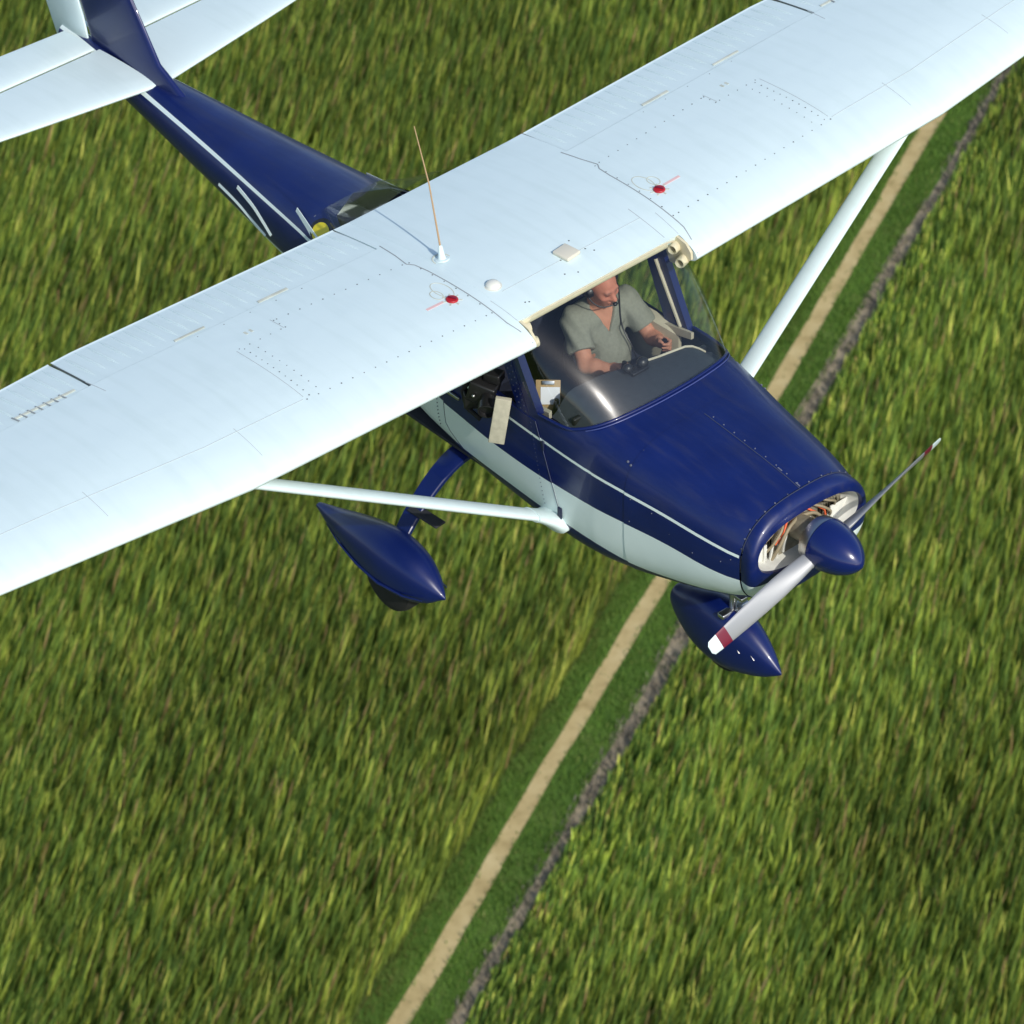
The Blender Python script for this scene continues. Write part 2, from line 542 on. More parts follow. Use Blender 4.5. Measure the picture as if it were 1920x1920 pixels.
cam_right = np.array(CAM_R[0][:2])
cam_right /= np.linalg.norm(cam_right)
cam_fwd = np.array(CAM_R[2][:2])
cam_fwd /= np.linalg.norm(cam_fwd)
aim = np.array([-101.5, 84.6])
def blades(name, P, H, W, lean, tint, droop, label, cat):
    n = len(P)
    az = rng.uniform(0, 2 * PI, n)
    d = np.c_[np.cos(az), np.sin(az)]                 # width direction
    segs = np.array([0, 0.40, 0.75, 1.0])
    wid = np.array([0.75, 1.0, 0.75, 0.10])
    bd = np.c_[-d[:, 1], d[:, 0]] * rng.normal(0, droop, n)[:, None]
    vs = np.empty((n, 4, 2, 3), np.float32)
    for k in range(4):
        t = segs[k]
        ctr = P + lean * (H * t)[:, None] + bd * (H * t * t)[:, None]
        z = H * t * (1 - 0.12 * t)
        for j, sg in enumerate((-1, 1)):
            vs[:, k, j, :2] = ctr + d * (sg * 0.5 * W * wid[k])[:, None]
            vs[:, k, j, 2] = z
    base = (np.arange(n) * 8)[:, None]
    q = np.concatenate([base + np.array([2 * k, 2 * k + 1, 2 * k + 3, 2 * k + 2]) for k in range(3)], 1).reshape(-1)
    me = bpy.data.meshes.new(name)
    me.vertices.add(n * 8)
    me.vertices.foreach_set('co', vs.reshape(-1))
    me.loops.add(len(q))
    me.loops.foreach_set('vertex_index', q.astype(np.int32))
    me.polygons.add(n * 3)
    me.polygons.foreach_set('loop_start', (np.arange(n * 3) * 4).astype(np.int32))
    me.polygons.foreach_set('use_smooth', np.ones(n * 3, bool))
    me.update(calc_edges=True)
    ca = me.color_attributes.new('tint', 'FLOAT_COLOR', 'POINT')
    col = np.ones((n, 8, 4), np.float32)
    col[:, :, :3] = tint[:, None, :]
    ca.data.foreach_set('color', col.reshape(-1))
    me.materials.append(M_leaf)
    o = bpy.data.objects.new(name, me)
    C.objects.link(o)
    return tag(o, label, cat, 'stuff')

def palette(n, P, cols, wts):
    idx = rng.choice(len(cols), n, p=np.array(wts) / sum(wts))
    c = np.array(cols)[idx]
    return c * rng.uniform(0.75, 1.25, (n, 1))

def scatter(n):
    a, b = rng.uniform(-46, 46, n), rng.uniform(-68, 68, n)
    return aim + a[:, None] * cam_right + b[:, None] * cam_fwd, a, b
P, a, b = scatter(560000)
n_out = 520000                                    # thinner stand of broader blades further out, where another viewpoint would look
a2, b2 = rng.uniform(-78, 78, n_out), rng.uniform(-105, 105, n_out)
out_ = (np.abs(a2) > 46) | (np.abs(b2) > 68)
a2, b2 = a2[out_], b2[out_]
broad = np.concatenate([np.ones(len(P)), np.full(len(a2), 1.6)])
P = np.concatenate([P, aim + a2[:, None] * cam_right + b2[:, None] * cam_fwd])
a, b = np.concatenate([a, a2]), np.concatenate([b, b2])
s, o = road_s(P.T[0:2].T)[0], road_s(P)[1]
keepL = o < OFF['vl'] + np.interp(s, S, wob(0, 0.18)) - 0.05
keepR = o > OFF['gr'] + np.interp(s, S, wob(4, 0.09)) + 0.05
gap = vnoise(P, 0.8, 3) * 0.45 + vnoise(P, 0.35, 4) * 0.55
keep = (keepL | keepR) & (gap > 0.22)
P, a, b, s, o, gap, broad = P[keep], a[keep], b[keep], s[keep], o[keep], gap[keep], broad[keep]
n = len(P)
big = vnoise(P, 9.0, 5)
mid = vnoise(P, 0.5, 6) * 0.6 + vnoise(P, 2.6, 16) * 0.4
H = (1.35 + 1.0 * vnoise(P, 0.55, 7) + 1.5 * rng.random(n)) * np.where(rng.random(n) < 0.06, 1.25, 1.0) * np.where(o > 0, 0.30 + 0.70 * np.clip((o - OFF['gr']) / 4.0, 0, 1), 1.0)
W = rng.uniform(0.035, 0.115, n) * broad
cols = [(0.060, 0.112, 0.024), (0.110, 0.178, 0.036), (0.175, 0.255, 0.046), (0.29, 0.37, 0.058), (0.45, 0.48, 0.10), (0.31, 0.225, 0.10)]
tint = palette(n, P, cols, [2.4, 3.0, 3.0, 2.1, 0.9, 0.6])
tint *= (0.72 + 0.62 * big + 0.56 * mid)[:, None] * np.array([1.05, 1.0, 1.0])
near = np.exp(-np.maximum(o - OFF['gr'], 0) / 6.0) * (o > 0)
tint *= (1 + 0.45 * near)[:, None]
nl = np.exp(-np.maximum(OFF['vl'] - o, 0) / 1.2) * (o < 0)
tint += nl[:, None] * np.array([0.05, 0.035, 0.005])
lean = cam_right[None] * (0.20 - 0.004 * np.clip(a, -46, 46) + 0.06 * (mid - 0.5) + rng.normal(0, 0.045, n))[:, None]
blades('field_crop', P, H, W, lean, tint, 0.10, 'tall green and yellow crop covering both sides of the dirt track', 'crop')

# short turf on the verge, dry stalks along the ditch
def strip_pts(n, lo, hi):
    ss, oo = rng.uniform(-85, 105, n), rng.uniform(lo, hi, n)
    return road_o + ss[:, None] * road_d + oo[:, None] * road_n, oo
P, oo = strip_pts(84000, OFF['vl'] - 0.2, OFF['gl'] + 0.1)
oo = oo - wob(50, 0.05, road_s(P)[0] * 0.4)
kk = rng.random(len(oo))
k = (oo < OFF['dl'] - 0.12 + 0.30 * kk ** 3) | (oo > OFF['dr'] + 0.12 - 0.30 * kk ** 3) | (kk < 0.012)
P, oo = P[k], oo[k]
n = len(P)
tint = palette(n, P, [(0.125, 0.235, 0.040), (0.150, 0.27, 0.046), (0.185, 0.29, 0.058), (0.25, 0.28, 0.085)], [3, 3, 1.2, 0.4]) * (0.75 + 0.5 * vnoise(P, 2.2, 9))[:, None]
olive = np.clip((OFF['vl'] + 1.0 - road_s(P)[1]) / 0.9, 0, 1) * vnoise(P, 3.0, 31)
tint = tint * (1 - olive[:, None]) + olive[:, None] * np.array([0.15, 0.15, 0.045])
blades('verge_grass', P, rng.uniform(0.12, 0.42, n), rng.uniform(0.015, 0.05, n), cam_right[None] * rng.normal(0.2, 0.07, n)[:, None], tint, 0.2, 'short bright green grass on both sides of the dirt track', 'grass')
P, oo = strip_pts(11000, OFF['gl'] - 0.12, OFF['gr'] + 0.2)
k = vnoise(P, 0.6, 12) > 0.36
P = P[k]
n = len(P)
tint = palette(n, P, [(0.16, 0.145, 0.125), (0.33, 0.29, 0.235), (0.50, 0.43, 0.33), (0.09, 0.14, 0.03)], [2, 2.4, 1.6, 0.8])
blades('dry_stalks', P, rng.uniform(0.15, 0.55, n), rng.uniform(0.02, 0.06, n), cam_right[None] * rng.normal(0.25, 0.15, n)[:, None], tint, 0.2, 'grey brown dry stalks in the narrow ditch beside the right hand field', 'dry grass')

# ------------------------------------------------------------------ the aircraft
plane = thing('light_aircraft', (-1.3, 0, -1.15), 'navy blue high-wing light aircraft with white wings and pale side stripes flying over the field', 'aircraft')

SEC = np.array([(.93, .345, .185, -.30, 2.5), (.78, .43, .25, -.38, 2.7), (.5, .487, .29, -.475, 3.0), (.2, .525, .32, -.555, 3.3), (0, .553, .337, -.59, 3.7), (-.2, .574, .355, -.605, 4.3),
 (-.45, .58, .40, -.61, 4.8), (-.7, .578, .52, -.615, 4.6), (-1.1, .57, .6, -.61, 4.3), (-1.5, .555, .6, -.595, 3.8), (-1.9, .51, .5, -.53, 3.4), (-2.4, .44, .36, -.44, 2.9),
 (-3, .355, .27, -.325, 2.5), (-4, .245, .21, -.17, 2.3), (-5, .13, .17, -.04, 2.2), (-5.72, .05, .15, .03, 2)])[::-1]
def sec(x):
    return [float(np.interp(x, SEC[:, 0], SEC[:, i])) for i in range(1, 5)]
def smooth_sec(x):
    # light smoothing so that the loft shows no facets between the listed sections
    h = 0.09
    acc = np.zeros(4)
    for k, w in ((-1, .25), (0, .5), (1, .25)):
        acc += w * np.array(sec(x + k * h))
    return acc
def sp_(v, e):
    return math.copysign(abs(v) ** e, v)
def ring(x, a0=0.0, a1=None, n=72, off=0.0, full=None):
    w, zt, zb, e = smooth_sec(x)
    zc, h = (zt + zb) / 2, (zt - zb) / 2
    a1 = 2 * PI - a0 if a1 is None else a1
    full = (a0 < 1e-9) if full is None else full
    out = []
    for k in range(n):
        t = a0 + (a1 - a0) * k / (n if full else n - 1)
        # even out the spacing on the flat sides
        y, z = sp_(math.sin(t), 2 / e), sp_(math.cos(t), 2 / e)
        nx = Vector((0, sp_(math.sin(t), 2 - 2 / e) / w, sp_(math.cos(t), 2 - 2 / e) / h))
        nx = nx.normalized() if nx.length > 1e-6 else Vector((0, 0, 1))
        out.append(Vector((x, w * y, zc + h * z)) + nx * off)
    return out
def side_y(x, z):
    w, zt, zb, e = smooth_sec(x)
    zc, h = (zt + zb) / 2, (zt - zb) / 2
    q = min(0.9999, abs((z - zc) / h))
    return w * (1 - q ** e) ** (1 / e)
def ang_y(x, y):
    w, zt, zb, e = smooth_sec(x)
    return math.asin(min(1, (y / w)) ** (e / 2))
def ang_z(x, z):
    w, zt, zb, e = smooth_sec(x)
    zc, h = (zt + zb) / 2, (zt - zb) / 2
    return math.acos(sp_(min(1, max(-1, (z - zc) / h)), e / 2))
def top_z(x, y):
    w, zt, zb, e = smooth_sec(x)
    zc, h = (zt + zb) / 2, (zt - zb) / 2
    return zc + h * (1 - min(1, abs(y) / w) ** e) ** (1 / e)

# --- fuselage shell: cowl sides to tail, open on top where windshield and side windows sit
WS_OPEN = [(-.190, .20), (-.20, .31), (-.225, .369), (-.279, .474), (-.32, .508), (-.376, .537)]
rings, nr = [], 96
for x in np.linspace(.06, -.18, 5):
    rings.append(ring(x, 1e-8, n=nr))
wsb = []
for x, y in WS_OPEN:
    rings.append(ring(x, ang_y(x, y), n=nr))
for x, z in [(-.43, .258), (-.525, .252), (-.637, .247), (-.70, .235), (-.76, .22), (-.85, .215), (-1.1, .225), (-1.4, .225), (-1.7, .225), (-1.95, .235), (-2.2, .245), (-2.4, .27)]:
    rings.append(ring(x, ang_z(x, z), n=nr))
for x, f in [(-2.6, .72), (-2.8, .45), (-2.9, .0001)]:
    rings.append(ring(x, f, n=nr))
for x in np.linspace(-3.0, -5.72, 16):
    rings.append(ring(x, 1e-8, n=nr))
fus = MB().loft(rings, closed=False, caps=False).add(rings[-1], [tuple(range(nr))], 0).build('fuselage', M_livery, plane)

# cowling: rear edge at the firewall, nose bowl in front with the wide air inlet
cowl = MB()
cr = [ring(x, 0, n=nr, off=0.004) for x in (.012, .1, .2, .3, .4, .5, .6, .7, .772)]
cowl.loft(cr, True, False)
cowl.loft([ring(.012, 0, n=nr, off=0.004), ring(.012, 0, n=nr, off=-0.012)], True, False)
cowl_ob = cowl.build('engine_cowl', M_livery, plane)

nb = MB()
hole = []
def hole_pt(t):
    sy, sz = math.sin(t), math.cos(t)
    hw, hh = .385, (.150 if sz > 0 else .145)
    zc = .005
    y = hw * sp_(sy, 2 / 2.6)
    z = zc + hh * sp_(sz, 2 / 2.2)
    return y, z
outer = ring(.780, 0, n=nr, off=0.003)
nbr = [ring(.7795, 0, n=nr, off=-0.008), outer]
for t in (.12, .25, .4, .55, .7, .82, .91, .97, 1.0):
    rr_ = []
    for k in range(nr):
        th = 2 * PI * k / nr
        hy, hz = hole_pt(th)
        o_ = outer[k]
        g = t ** 1.15
        low = .5 - .5 * math.cos(th)
        x = .780 + (.066 + .045 * low) * (1 - (1 - t) ** 2.3)
        bul = (.014 + .016 * low) * math.sin(PI * t)
        y = o_.y + (hy - o_.y) * g
        z = o_.z + (hz - o_.z) * g
        d = Vector((0, o_.y, o_.z + .05)).normalized()
        rr_.append(Vector((x, y + d.y * bul, z + d.z * bul)))
    nbr.append(rr_)
lip = nbr[-1]
for dx, sc in ((-.012, .985), (-.035, .99), (-.08, 1.0), (-.16, 1.02)):
    nbr.append([Vector((p.x + dx, p.y * sc, (p.z - .005) * sc + .005)) for p in lip])
nb.loft(nbr, True, False)
bowl = nb.build('nose_bowl', M_livery, cowl_ob)

# seams, fasteners and chipped edges of the cowl
fx = MB()
def on_top(x, y):
    return Vector((x, y, top_z(x, y) + .004))
fx.strip([on_top(x, 0.0) for x in np.linspace(.05, .775, 24)], .0022, (0, 0, 1), .0022, 0)
for x in np.linspace(.10, .74, 9):
    fx.disc(on_top(x, .018) + Vector((0, 0, .0)), .0045, (0, 0, 1), .003, 8, 1)
for x in (.60, .735):
    fx.strip([on_top(x, .012), on_top(x + .03, .012)], .004, (0, 0, 1), .003, 1)
for k in range(14):
    th = -1.25 + 2.5 * k / 13
    p = ring(.768, 0, n=720, off=.005)[int((th % (2 * PI)) / (2 * PI) * 720) % 720]
    nrm = Vector((0, p.y, p.z))
    fx.disc(p, .0048, nrm, .003, 8, 1 if k % 3 else 0)
nbs = [p for p in ring(.7785, 0, n=120, off=.0055)]
idx = list(range(96, 120)) + list(range(0, 25))
fx.strip([nbs[i] for i in idx], .0025, lambda p: (0, p.y, p.z), .0012, 0)
for sgn in (-1, 1):
    for x, z in ((.66, -.06), (.48, -.09), (.20, .03), (.72, -.02), (.055, .05), (.05, -.10)):
        fx.disc((x, sgn * (side_y(x, z) + .004), z), .0035, (0, sgn, 0), .003, 8, 1)
    for x, z in ((-.02, .235), (.005, .225)):
        fx.disc((x, sgn * (side_y(x, z) + .004), z), .007, (0, sgn, .5), .004, 8, 1)
absorb(cowl_ob, fx, [M_seam_blue, M_chip, M_navy_dull])

# --- engine seen through the inlet
en = MB()
en.box((.60, 0, -.06), (.34, .34, .24), bev=.04)
en.revolve([(0, .075), (.10, .07), (.16, .055), (.25, .05)], (.74, 0, 0), (1, 0, 0), 20)
eng = en.build('engine', M_engine, plane)
for sgn in (-1, 1):
    for xx in (.50, .68):
        cy = MB()
        for k in range(9):
            cy.box((xx, sgn * (.17 + .018 * k), -.05), (.135, .008, .15), bev=.02)
        cy.revolve([(0, .055), (.16, .055), (.20, .05)], (xx, sgn * .14, -.05), (0, sgn, 0), 16)
        cy.box((xx, sgn * .335, -.05), (.12, .05, .13), bev=.02)
        cy.build('cylinder', M_engine, eng)
    bf = MB()
    bf.box((.765, sgn * .30, -.09), (.006, .15, .15), bev=.002)
    bf.box((.70, sgn * .385, -.03), (.16, .006, .20), bev=.002)
    bf.box((.80, sgn * .27, -.135), (.08, .20, .006), bev=.002)
    bf.box((.775, sgn * .245, -.05), (.01, .02, .10), bev=.002)
    bf.build('baffle', M_baffle, eng)
    for pth in ([(.70, .03, .075), (.76, .07, .07), (.79, .12, .03), (.78, .15, -.04)], [(.70, .07, .08), (.78, .12, .075), (.80, .165, .035), (.79, .185, -.02)]):
        MB().tube([(x, sgn * y, z) for x, y, z in pth], .0065, 10).build('ignition_lead', M_orange, eng)
    for pth, r in (([(.78, .02, .06), (.80, .10, .045), (.80, .17, -.05), (.78, .20, -.12)], .010), ([(.76, .10, .08), (.80, .15, .06), (.80, .21, .0), (.77, .24, -.06)], .008), ([(.74, .14, .09), (.79, .20, .07), (.785, .26, .03), (.76, .28, -.02)], .007)):
        MB().tube([Vector(p) for p in catmull([(x, sgn * y, z) for x, y, z in pth], 12)], r, 10).build('hose', M_hose, eng)
    for k in range(4):
        MB().box((.775, sgn * (.10 + .05 * k), -.055 - .012 * k), (.015, .012, .13), Matrix.Rotation(sgn * .2, 3, 'X'), .003).build('baffle_rib', M_baffle, eng)
dct = MB()
dr_ = []
for dx, sc in ((-.020, .990), (-.05, .985), (-.10, .97), (-.18, .95)):
    dr_.append([Vector((p.x + dx, p.y * sc, (p.z - .005) * sc + .005)) for p in lip])
dct.loft(dr_, True, False).build('inlet_duct', M_baffle, cowl_ob)
MB().revolve([(0, .035), (.02, .035)], (.768, -.345, -.045), (1, 0, 0), 16).build('landing_light', M_copper, eng)
MB().box((.60, 0, .095), (.36, .74, .01), bev=.004).build('top_baffle', M_tan, eng)
MB().box((.50, 0, -.05), (.02, .78, .50), bev=.004).build('firewall', M_dark, eng)

# --- propeller at rest, spinner
pr = MB().revolve([(-.06, .055), (-.05, .13), (.0, .14), (.012, .14)], (.955, 0, 0), (1, 0, 0), 40)
prop = pr.build('propeller', M_steel, plane)
prof = []
for k in range(22):
    t = k / 21
    prof.append((.968 + .272 * t - .968, .143 * max(0.03, (1 - t ** 2.1)) ** .62))
sp = MB().revolve([(0, .138)] + [(h + .004, r) for h, r in prof], (.968, 0, 0), (1, 0, 0), 48)
sp.build('spinner', mat('spinner_paint', (0.0025, 0.0105, 0.100), 0.24, coat=0.5), prop)
bdir = Vector((0, -.5067, -.1475)).normalized()
for sg in (1, -1):
    d = bdir * sg
    rot_dir = Vector((1, 0, 0)).cross(d)             # in-plane chord direction
    b_ = MB()
    rings, mis = [], []
    rad = [.10, .16, .24, .36, .50, .64, .735, .74, .80, .805, .86, .875]
    for r in rad:
        c = float(np.interp(r, [.10, .2, .4, .6, .8, .86, .875], [.085, .10, .118, .112, .095, .085, .045]))
        th = float(np.interp(r, [.10, .25, .875], [.045, .026, .008]))
        tw = math.atan2(.46, r) * .85
        cd = (rot_dir * math.cos(tw) + Vector((1, 0, 0)) * math.sin(tw))
        nd = d.cross(cd)
        rings.append([Vector((.985, 0, 0)) + d * r + cd * (c * .5 * math.cos(t)) + nd * (th * .5 * math.sin(t)) for t in (2 * PI * k / 20 for k in range(20))])
    for i, mi in ((slice(0, 8), 0), (slice(7, 10), 1), (slice(9, 12), 2)):
        b_.loft(rings[i], True, True, mi)
    b_.build('blade', [M_blade, M_maroon, M_white], prop)

# --- wings
def naca(n=30, t=.12, m=.02, p=.4):
    xs = [(1 - math.cos(PI * k / n)) / 2 for k in range(n + 1)]
    up, lo = [], []
    for x in xs:
        yt = 5 * t * (.2969 * math.sqrt(x) - .126 * x - .3516 * x * x + .2843 * x ** 3 - .1036 * x ** 4)
        yc = m / p ** 2 * (2 * p * x - x * x) if x < p else m / (1 - p) ** 2 * (1 - 2 * p + 2 * p * x - x * x)
        up.append((x, yc + yt))
        lo.append((x, yc - yt))
    return np.array(up), np.array(lo)
NU, NL = naca()
def wing_plan(y):
    a = abs(y)
    le = -.63 - max(0, a - 2.5) * .092
    te = -2.198 + max(0, a - 2.5) * .075
    z0 = .715 + (a - .585) * .040 if a > .585 else .715
    return le, te, z0
def wing_z(x, y, up=True):
    le, te, z0 = wing_plan(y)
    c = le - te
    q = min(1, max(0, (le - x) / c))
    A = NU if up else NL
    return z0 + c * float(np.interp(q, A[:, 0], A[:, 1]))
def wing_n(x, y):
    e = .01
    return Vector((-(wing_z(x + e, y) - wing_z(x - e, y)) / (2 * e), -(wing_z(x, y + e) - wing_z(x, y - e)) / (2 * e), 1)).normalized()
def on_wing(x, y, h=0.0):
    return Vector((x, y, wing_z(x, y))) + wing_n(x, y) * h
HINGE = .755
def wing_ring(y, q0=0.0, q1=HINGE, n=26, drop=0.0, shrink=1.0):
    le, te, z0 = wing_plan(y)
    c = le - te
    qs = [q0 + (q1 - q0) * (1 - math.cos(PI / 2 * k / n)) if q0 == 0 else q0 + (q1 - q0) * k / n for k in range(n + 1)]
    pts = []
    for q in reversed(qs):
        pts.append(Vector((le - c * q, y, z0 + c * float(np.interp(q, NU[:, 0], NU[:, 1])) * shrink - drop)))
    for q in qs[1:]:
        pts.append(Vector((le - c * q, y, z0 + c * float(np.interp(q, NL[:, 0], NL[:, 1])) * shrink)))
    return pts
FLAP_IN, FLAP_OUT = .70, 2.64
for sg in (-1, 1):
    w = MB()
    ys = [.585, .65, .8, 1.2, 1.6, 2.0, 2.5, 3.0, 3.6, 4.2, 4.8, 4.98]
    rs = [wing_ring(sg * y) for y in ys]
    # rounded tip
    for k in range(1, 5):
        t = k / 4 * PI / 2
        y = 4.98 + .12 * math.sin(t)
        base = wing_ring(sg * y)
        zc = sum(p.z for p in base) / len(base)
        xc = -1.45
        f = max(.12, math.cos(t))
        rs.append([Vector((xc + (p.x - xc) * (.90 + .10 * f), p.y, zc + (p.z - zc) * f)) for p in base])
    w.loft(rs, True, True, 0)
    # fixed trailing edge inboard of the flap
    w.loft([wing_ring(sg * y, HINGE, 1.0, 6) for y in (.585, .64, FLAP_IN - .006)], True, True, 0)
    W = w.build('wing', M_white, plane)
    # flap and aileron with pressed beads
    for nm, y0, y1, pitch in (('flap', FLAP_IN, FLAP_OUT - .012, .078), ('aileron', FLAP_OUT + .006, 4.96, .078)):
        fl = MB()
        n_ = 14
        fl.loft([wing_ring(sg * (y0 + (y1 - y0) * k / n_), HINGE + .004, 1.0, 8, drop=.004) for k in range(n_ + 1)], True, True, 0)
        y = y0 + .06
        while y < y1 - .03:
            le, te, z0 = wing_plan(y)
            pth = [Vector((x, sg * y, wing_z(x, y) - .004)) for x in np.linspace(te + .015, te + .31, 6)]
            fl.tube(pth, [.001, .0078, .0086, .0086, .0078, .001], 8, 0)
            y += pitch
        fl.build(nm, M_white, W)
    # tank panel seams, screws, ribs
    sm_ = MB()
    def seam(pts, hw=.0014, mi=0):
        P_ = []
        for a_, b_2 in zip(pts[:-1], pts[1:]):
            m_ = max(2, int(math.hypot(a_[0] - b_2[0], a_[1] - b_2[1]) / .06))
            P_ += [on_wing(a_[0] + (b_2[0] - a_[0]) * k / m_, sg * (a_[1] + (b_2[1] - a_[1]) * k / m_), .0005) for k in range(m_ + (1 if b_2 is pts[-1] else 0))]
        sm_.strip(P_, hw, (0, 0, 1), .0012, mi)
    def screws(p, q, n, r=.0042):
        for k in range(n):
            t = k / (n - 1)
            x, y = p[0] + (q[0] - p[0]) * t, sg * (p[1] + (q[1] - p[1]) * t)
            sm_.disc(on_wing(x, y), r * rnd.uniform(.8, 1.15), wing_n(x, y), .0018, 7, 1)
    screws((-.90, .70), (-.93, 1.90), 17)
    screws((-.95, 1.87), (-1.50, 1.86), 12, .0038)
    screws((-.98, 1.80), (-1.46, 1.80), 9, .0036)
    screws((-1.52, 1.88), (-1.52, 1.60), 5, .0036)
    screws((-1.52, 1.57), (-1.62, 1.57), 3)
    screws((-1.62, 1.55), (-1.57, .72), 12)
    screws((-1.56, .68), (-.90, .66), 8)
    seam([(-.955, 1.905), (-1.51, 1.905)])
    seam([(-1.52, 1.58), (-1.64, 1.58)])
    seam([(-.64, .60), (-.80, .645), (-1.10, .655), (-1.42, .665), (-1.52, .675), (-1.56, .70), (-1.68, .68), (-1.83, .665)], .0032, 2)
    seam([(-.78, .585), (-.98, .60)], .0016)
    seam([(-1.70, 2.62), (-1.86, 2.635)], .002)
    seam([(-.94, 1.92), (-.945, 2.55), (-1.02, 3.4), (-1.12, 4.8)], .0012)
    for y in (2.35, 3.25, 4.1):
        seam([(-.74 - (.1 if y > 3 else 0), y), (-.97 - (.08 if y > 3 else 0), y)], .0012)
    screws((-1.78, 1.25), (-1.79, 1.95), 5, .003)
    sm_.strip([on_wing(-1.845, sg * y, .0004) for y in np.linspace(1.30, 1.50, 6)], .010, (0, 0, 1), .0008, 3)
    sm_.strip([on_wing(-1.85, sg * y, .0004) for y in np.linspace(1.86, 2.06, 6)], .008, (0, 0, 1), .0008, 3)
    sm_.strip([on_wing(-1.84, sg * y, .0004) for y in np.linspace(2.72, 3.1, 8)], .009, (0, 0, 1), .0008, 3)
    for y in np.linspace(2.80, 3.10, 7):
        sm_.strip([on_wing(-1.80, sg * y, .001), on_wing(-1.86, sg * (y + .008), .001)], .004, (0, 0, 1), .001, 2)
    for y in (1.72, 1.755):
        sm_.strip([on_wing(-1.61, sg * y, .001), on_wing(-1.64, sg * y, .001)], .008, (0, 0, 1), .0008, 3)
    absorb(W, sm_, [M_seam, M_screw, M_seam_dark, M_dirt_stain])
    # dark slot at the flap / aileron gap
    gp = MB()
    le, te, z0 = wing_plan(FLAP_OUT)
    gp.strip([on_wing(x, sg * (FLAP_OUT - .003), -.003) for x in np.linspace(te + .02, te + .38, 6)], .0028, (0, 0, 1), .002, 0)
    gp.build('flap_gap', M_screw, W)
    # fuel cap with the worn ring around it
    cx, cy = -1.115, sg * .755
    nrm = wing_n(cx, cy)
    fc = MB()
    fc.revolve([(0, .034), (.006, .034), (.010, .030), (.012, .012)], on_wing(cx, cy), nrm, 24, 0)
    fc.box(on_wing(cx, cy, .016), (.050, .008, .012), Matrix.Rotation(.5, 3, 'Z'), .002, 1)
    for k in range(7):
        t = k * .9
        fc.strip([on_wing(cx + .034 * math.cos(t), cy + .034 * math.sin(t), .001), on_wing(cx + .056 * math.cos(t), cy + .056 * math.sin(t), .001)], .005, (0, 0, 1), .001, 2)
    fc.build('fuel_cap', [M_red, M_maroon, M_dirt_stain], W)
    ft = MB()
    for cxx, cyy, rx, ry in ((-1.22, .735, .085, .045), (-1.20, .79, .045, .03)):
        ft.strip([on_wing(cxx + rx * math.cos(t), sg * (cyy + ry * math.sin(t)), .0004) for t in np.linspace(0, 2 * PI, 30)], .003, (0, 0, 1), .0008, 0)
    ft.strip([on_wing(-1.13, sg * y, .0004) for y in np.linspace(.80, .92, 4)], .010, (0, 0, 1), .0008, 1)
    ft.build('fuel_placard', [M_dirt_stain, mat('faded_pink_placard', (.75, .50, .48), .6)], W)
    # wing strut with cuffs
    lo, hi = Vector((-.51, sg * .570, -.395)), Vector((-.86, sg * 2.56, wing_z(-.86, 2.56, False) + .025))
    st = MB()
    rr_ = []
    for k in range(13):
        t = k / 12
        c = lo.lerp(hi, t)
        f = 1.0
        rr_.append([c + Vector((.062 * f * math.cos(a_), 0, 0)) + Vector((0, -.3 * sg, .9)).normalized() * (.027 * f * math.sin(a_)) for a_ in (2 * PI * q / 24 for q in range(24))])
    st.loft(rr_, True, True)
    STR = st.build('wing_strut', M_white, plane)
    cf = MB()
    rr_ = []
    for k in range(8):
        t = k / 7
        c = lo + (hi - lo) * (.005 + .075 * t) + Vector((0, 0, -.015 * (1 - t)))
        f = 1.12 + .85 * (1 - t) ** 2.2
        g = 1.18 + .9 * (1 - t) ** 2
        rr_.append([c + Vector((-.03 * (1 - t) ** 2 + .062 * f * math.cos(a_), -.0 * sg, -.02 * (1 - t) ** 2)) + Vector((0, -.3 * sg, .9)).normalized() * (.027 * g * math.sin(a_)) for a_ in (2 * PI * q / 24 for q in range(24))])
    inner = [Vector((p.x, sg * (side_y(p.x, p.z) - .01), p.z)) for p in rr_[0]]
    cf.loft([inner] + rr_, True, True)
    cf.build('strut_cuff', M_white, STR)
    cu = MB()
    rr_ = []
    for k in range(6):
        t = k / 5
        c = lo + (hi - lo) * (.955 + .045 * t)
        f = 1.08 + .35 * t * t
        rr_.append([c + Vector((.062 * f * math.cos(a_), 0, 0)) + Vector((0, -.3 * sg, .9)).normalized() * (.029 * f * math.sin(a_)) for a_ in (2 * PI * q / 24 for q in range(24))])
    cu.loft(rr_, True, True).build('strut_cuff', M_white, STR)

# --- cabin roof between the wings
rf = MB()
rr_ = []
for y in np.linspace(-.587, .587, 9):
    up = [Vector((x, y, wing_z(x, .53) + .0015)) for x in np.linspace(-2.196, -.775, 22)]
    lo_ = [Vector((x, y, max(.66, min(wing_z(x, .53) - .045, .752 - .45 * (-.79 - x))))) for x in np.linspace(-.79, -2.196, 22)]
    rr_.append(up + lo_)
rf.loft(rr_, True, True)
roof = rf.build('cabin_roof', M_white, plane)
zt_ = wing_z(-.775, .53)
ht = MB()
ht.tube([(-.79 - .004 * math.cos(y * 3), y, zt_ - .034) for y in np.linspace(-.555, .50, 14)], .021, 14)
ht.build('headliner_trim', M_beige, roof)
MB().box((-1.55, 0, .652), (.9, 1.0, .012), bev=.004).build('headliner', M_beige2, roof)
ga = MB().box(on_wing(-1.02, 0.0, .012) - Vector((0, 0.02, 0)), (.115, .105, .024), Matrix.Rotation(.12, 3, 'Z'), .007)
ga.build('satellite_antenna', mat('cream_cover', (.66, .62, .50), .45), roof)
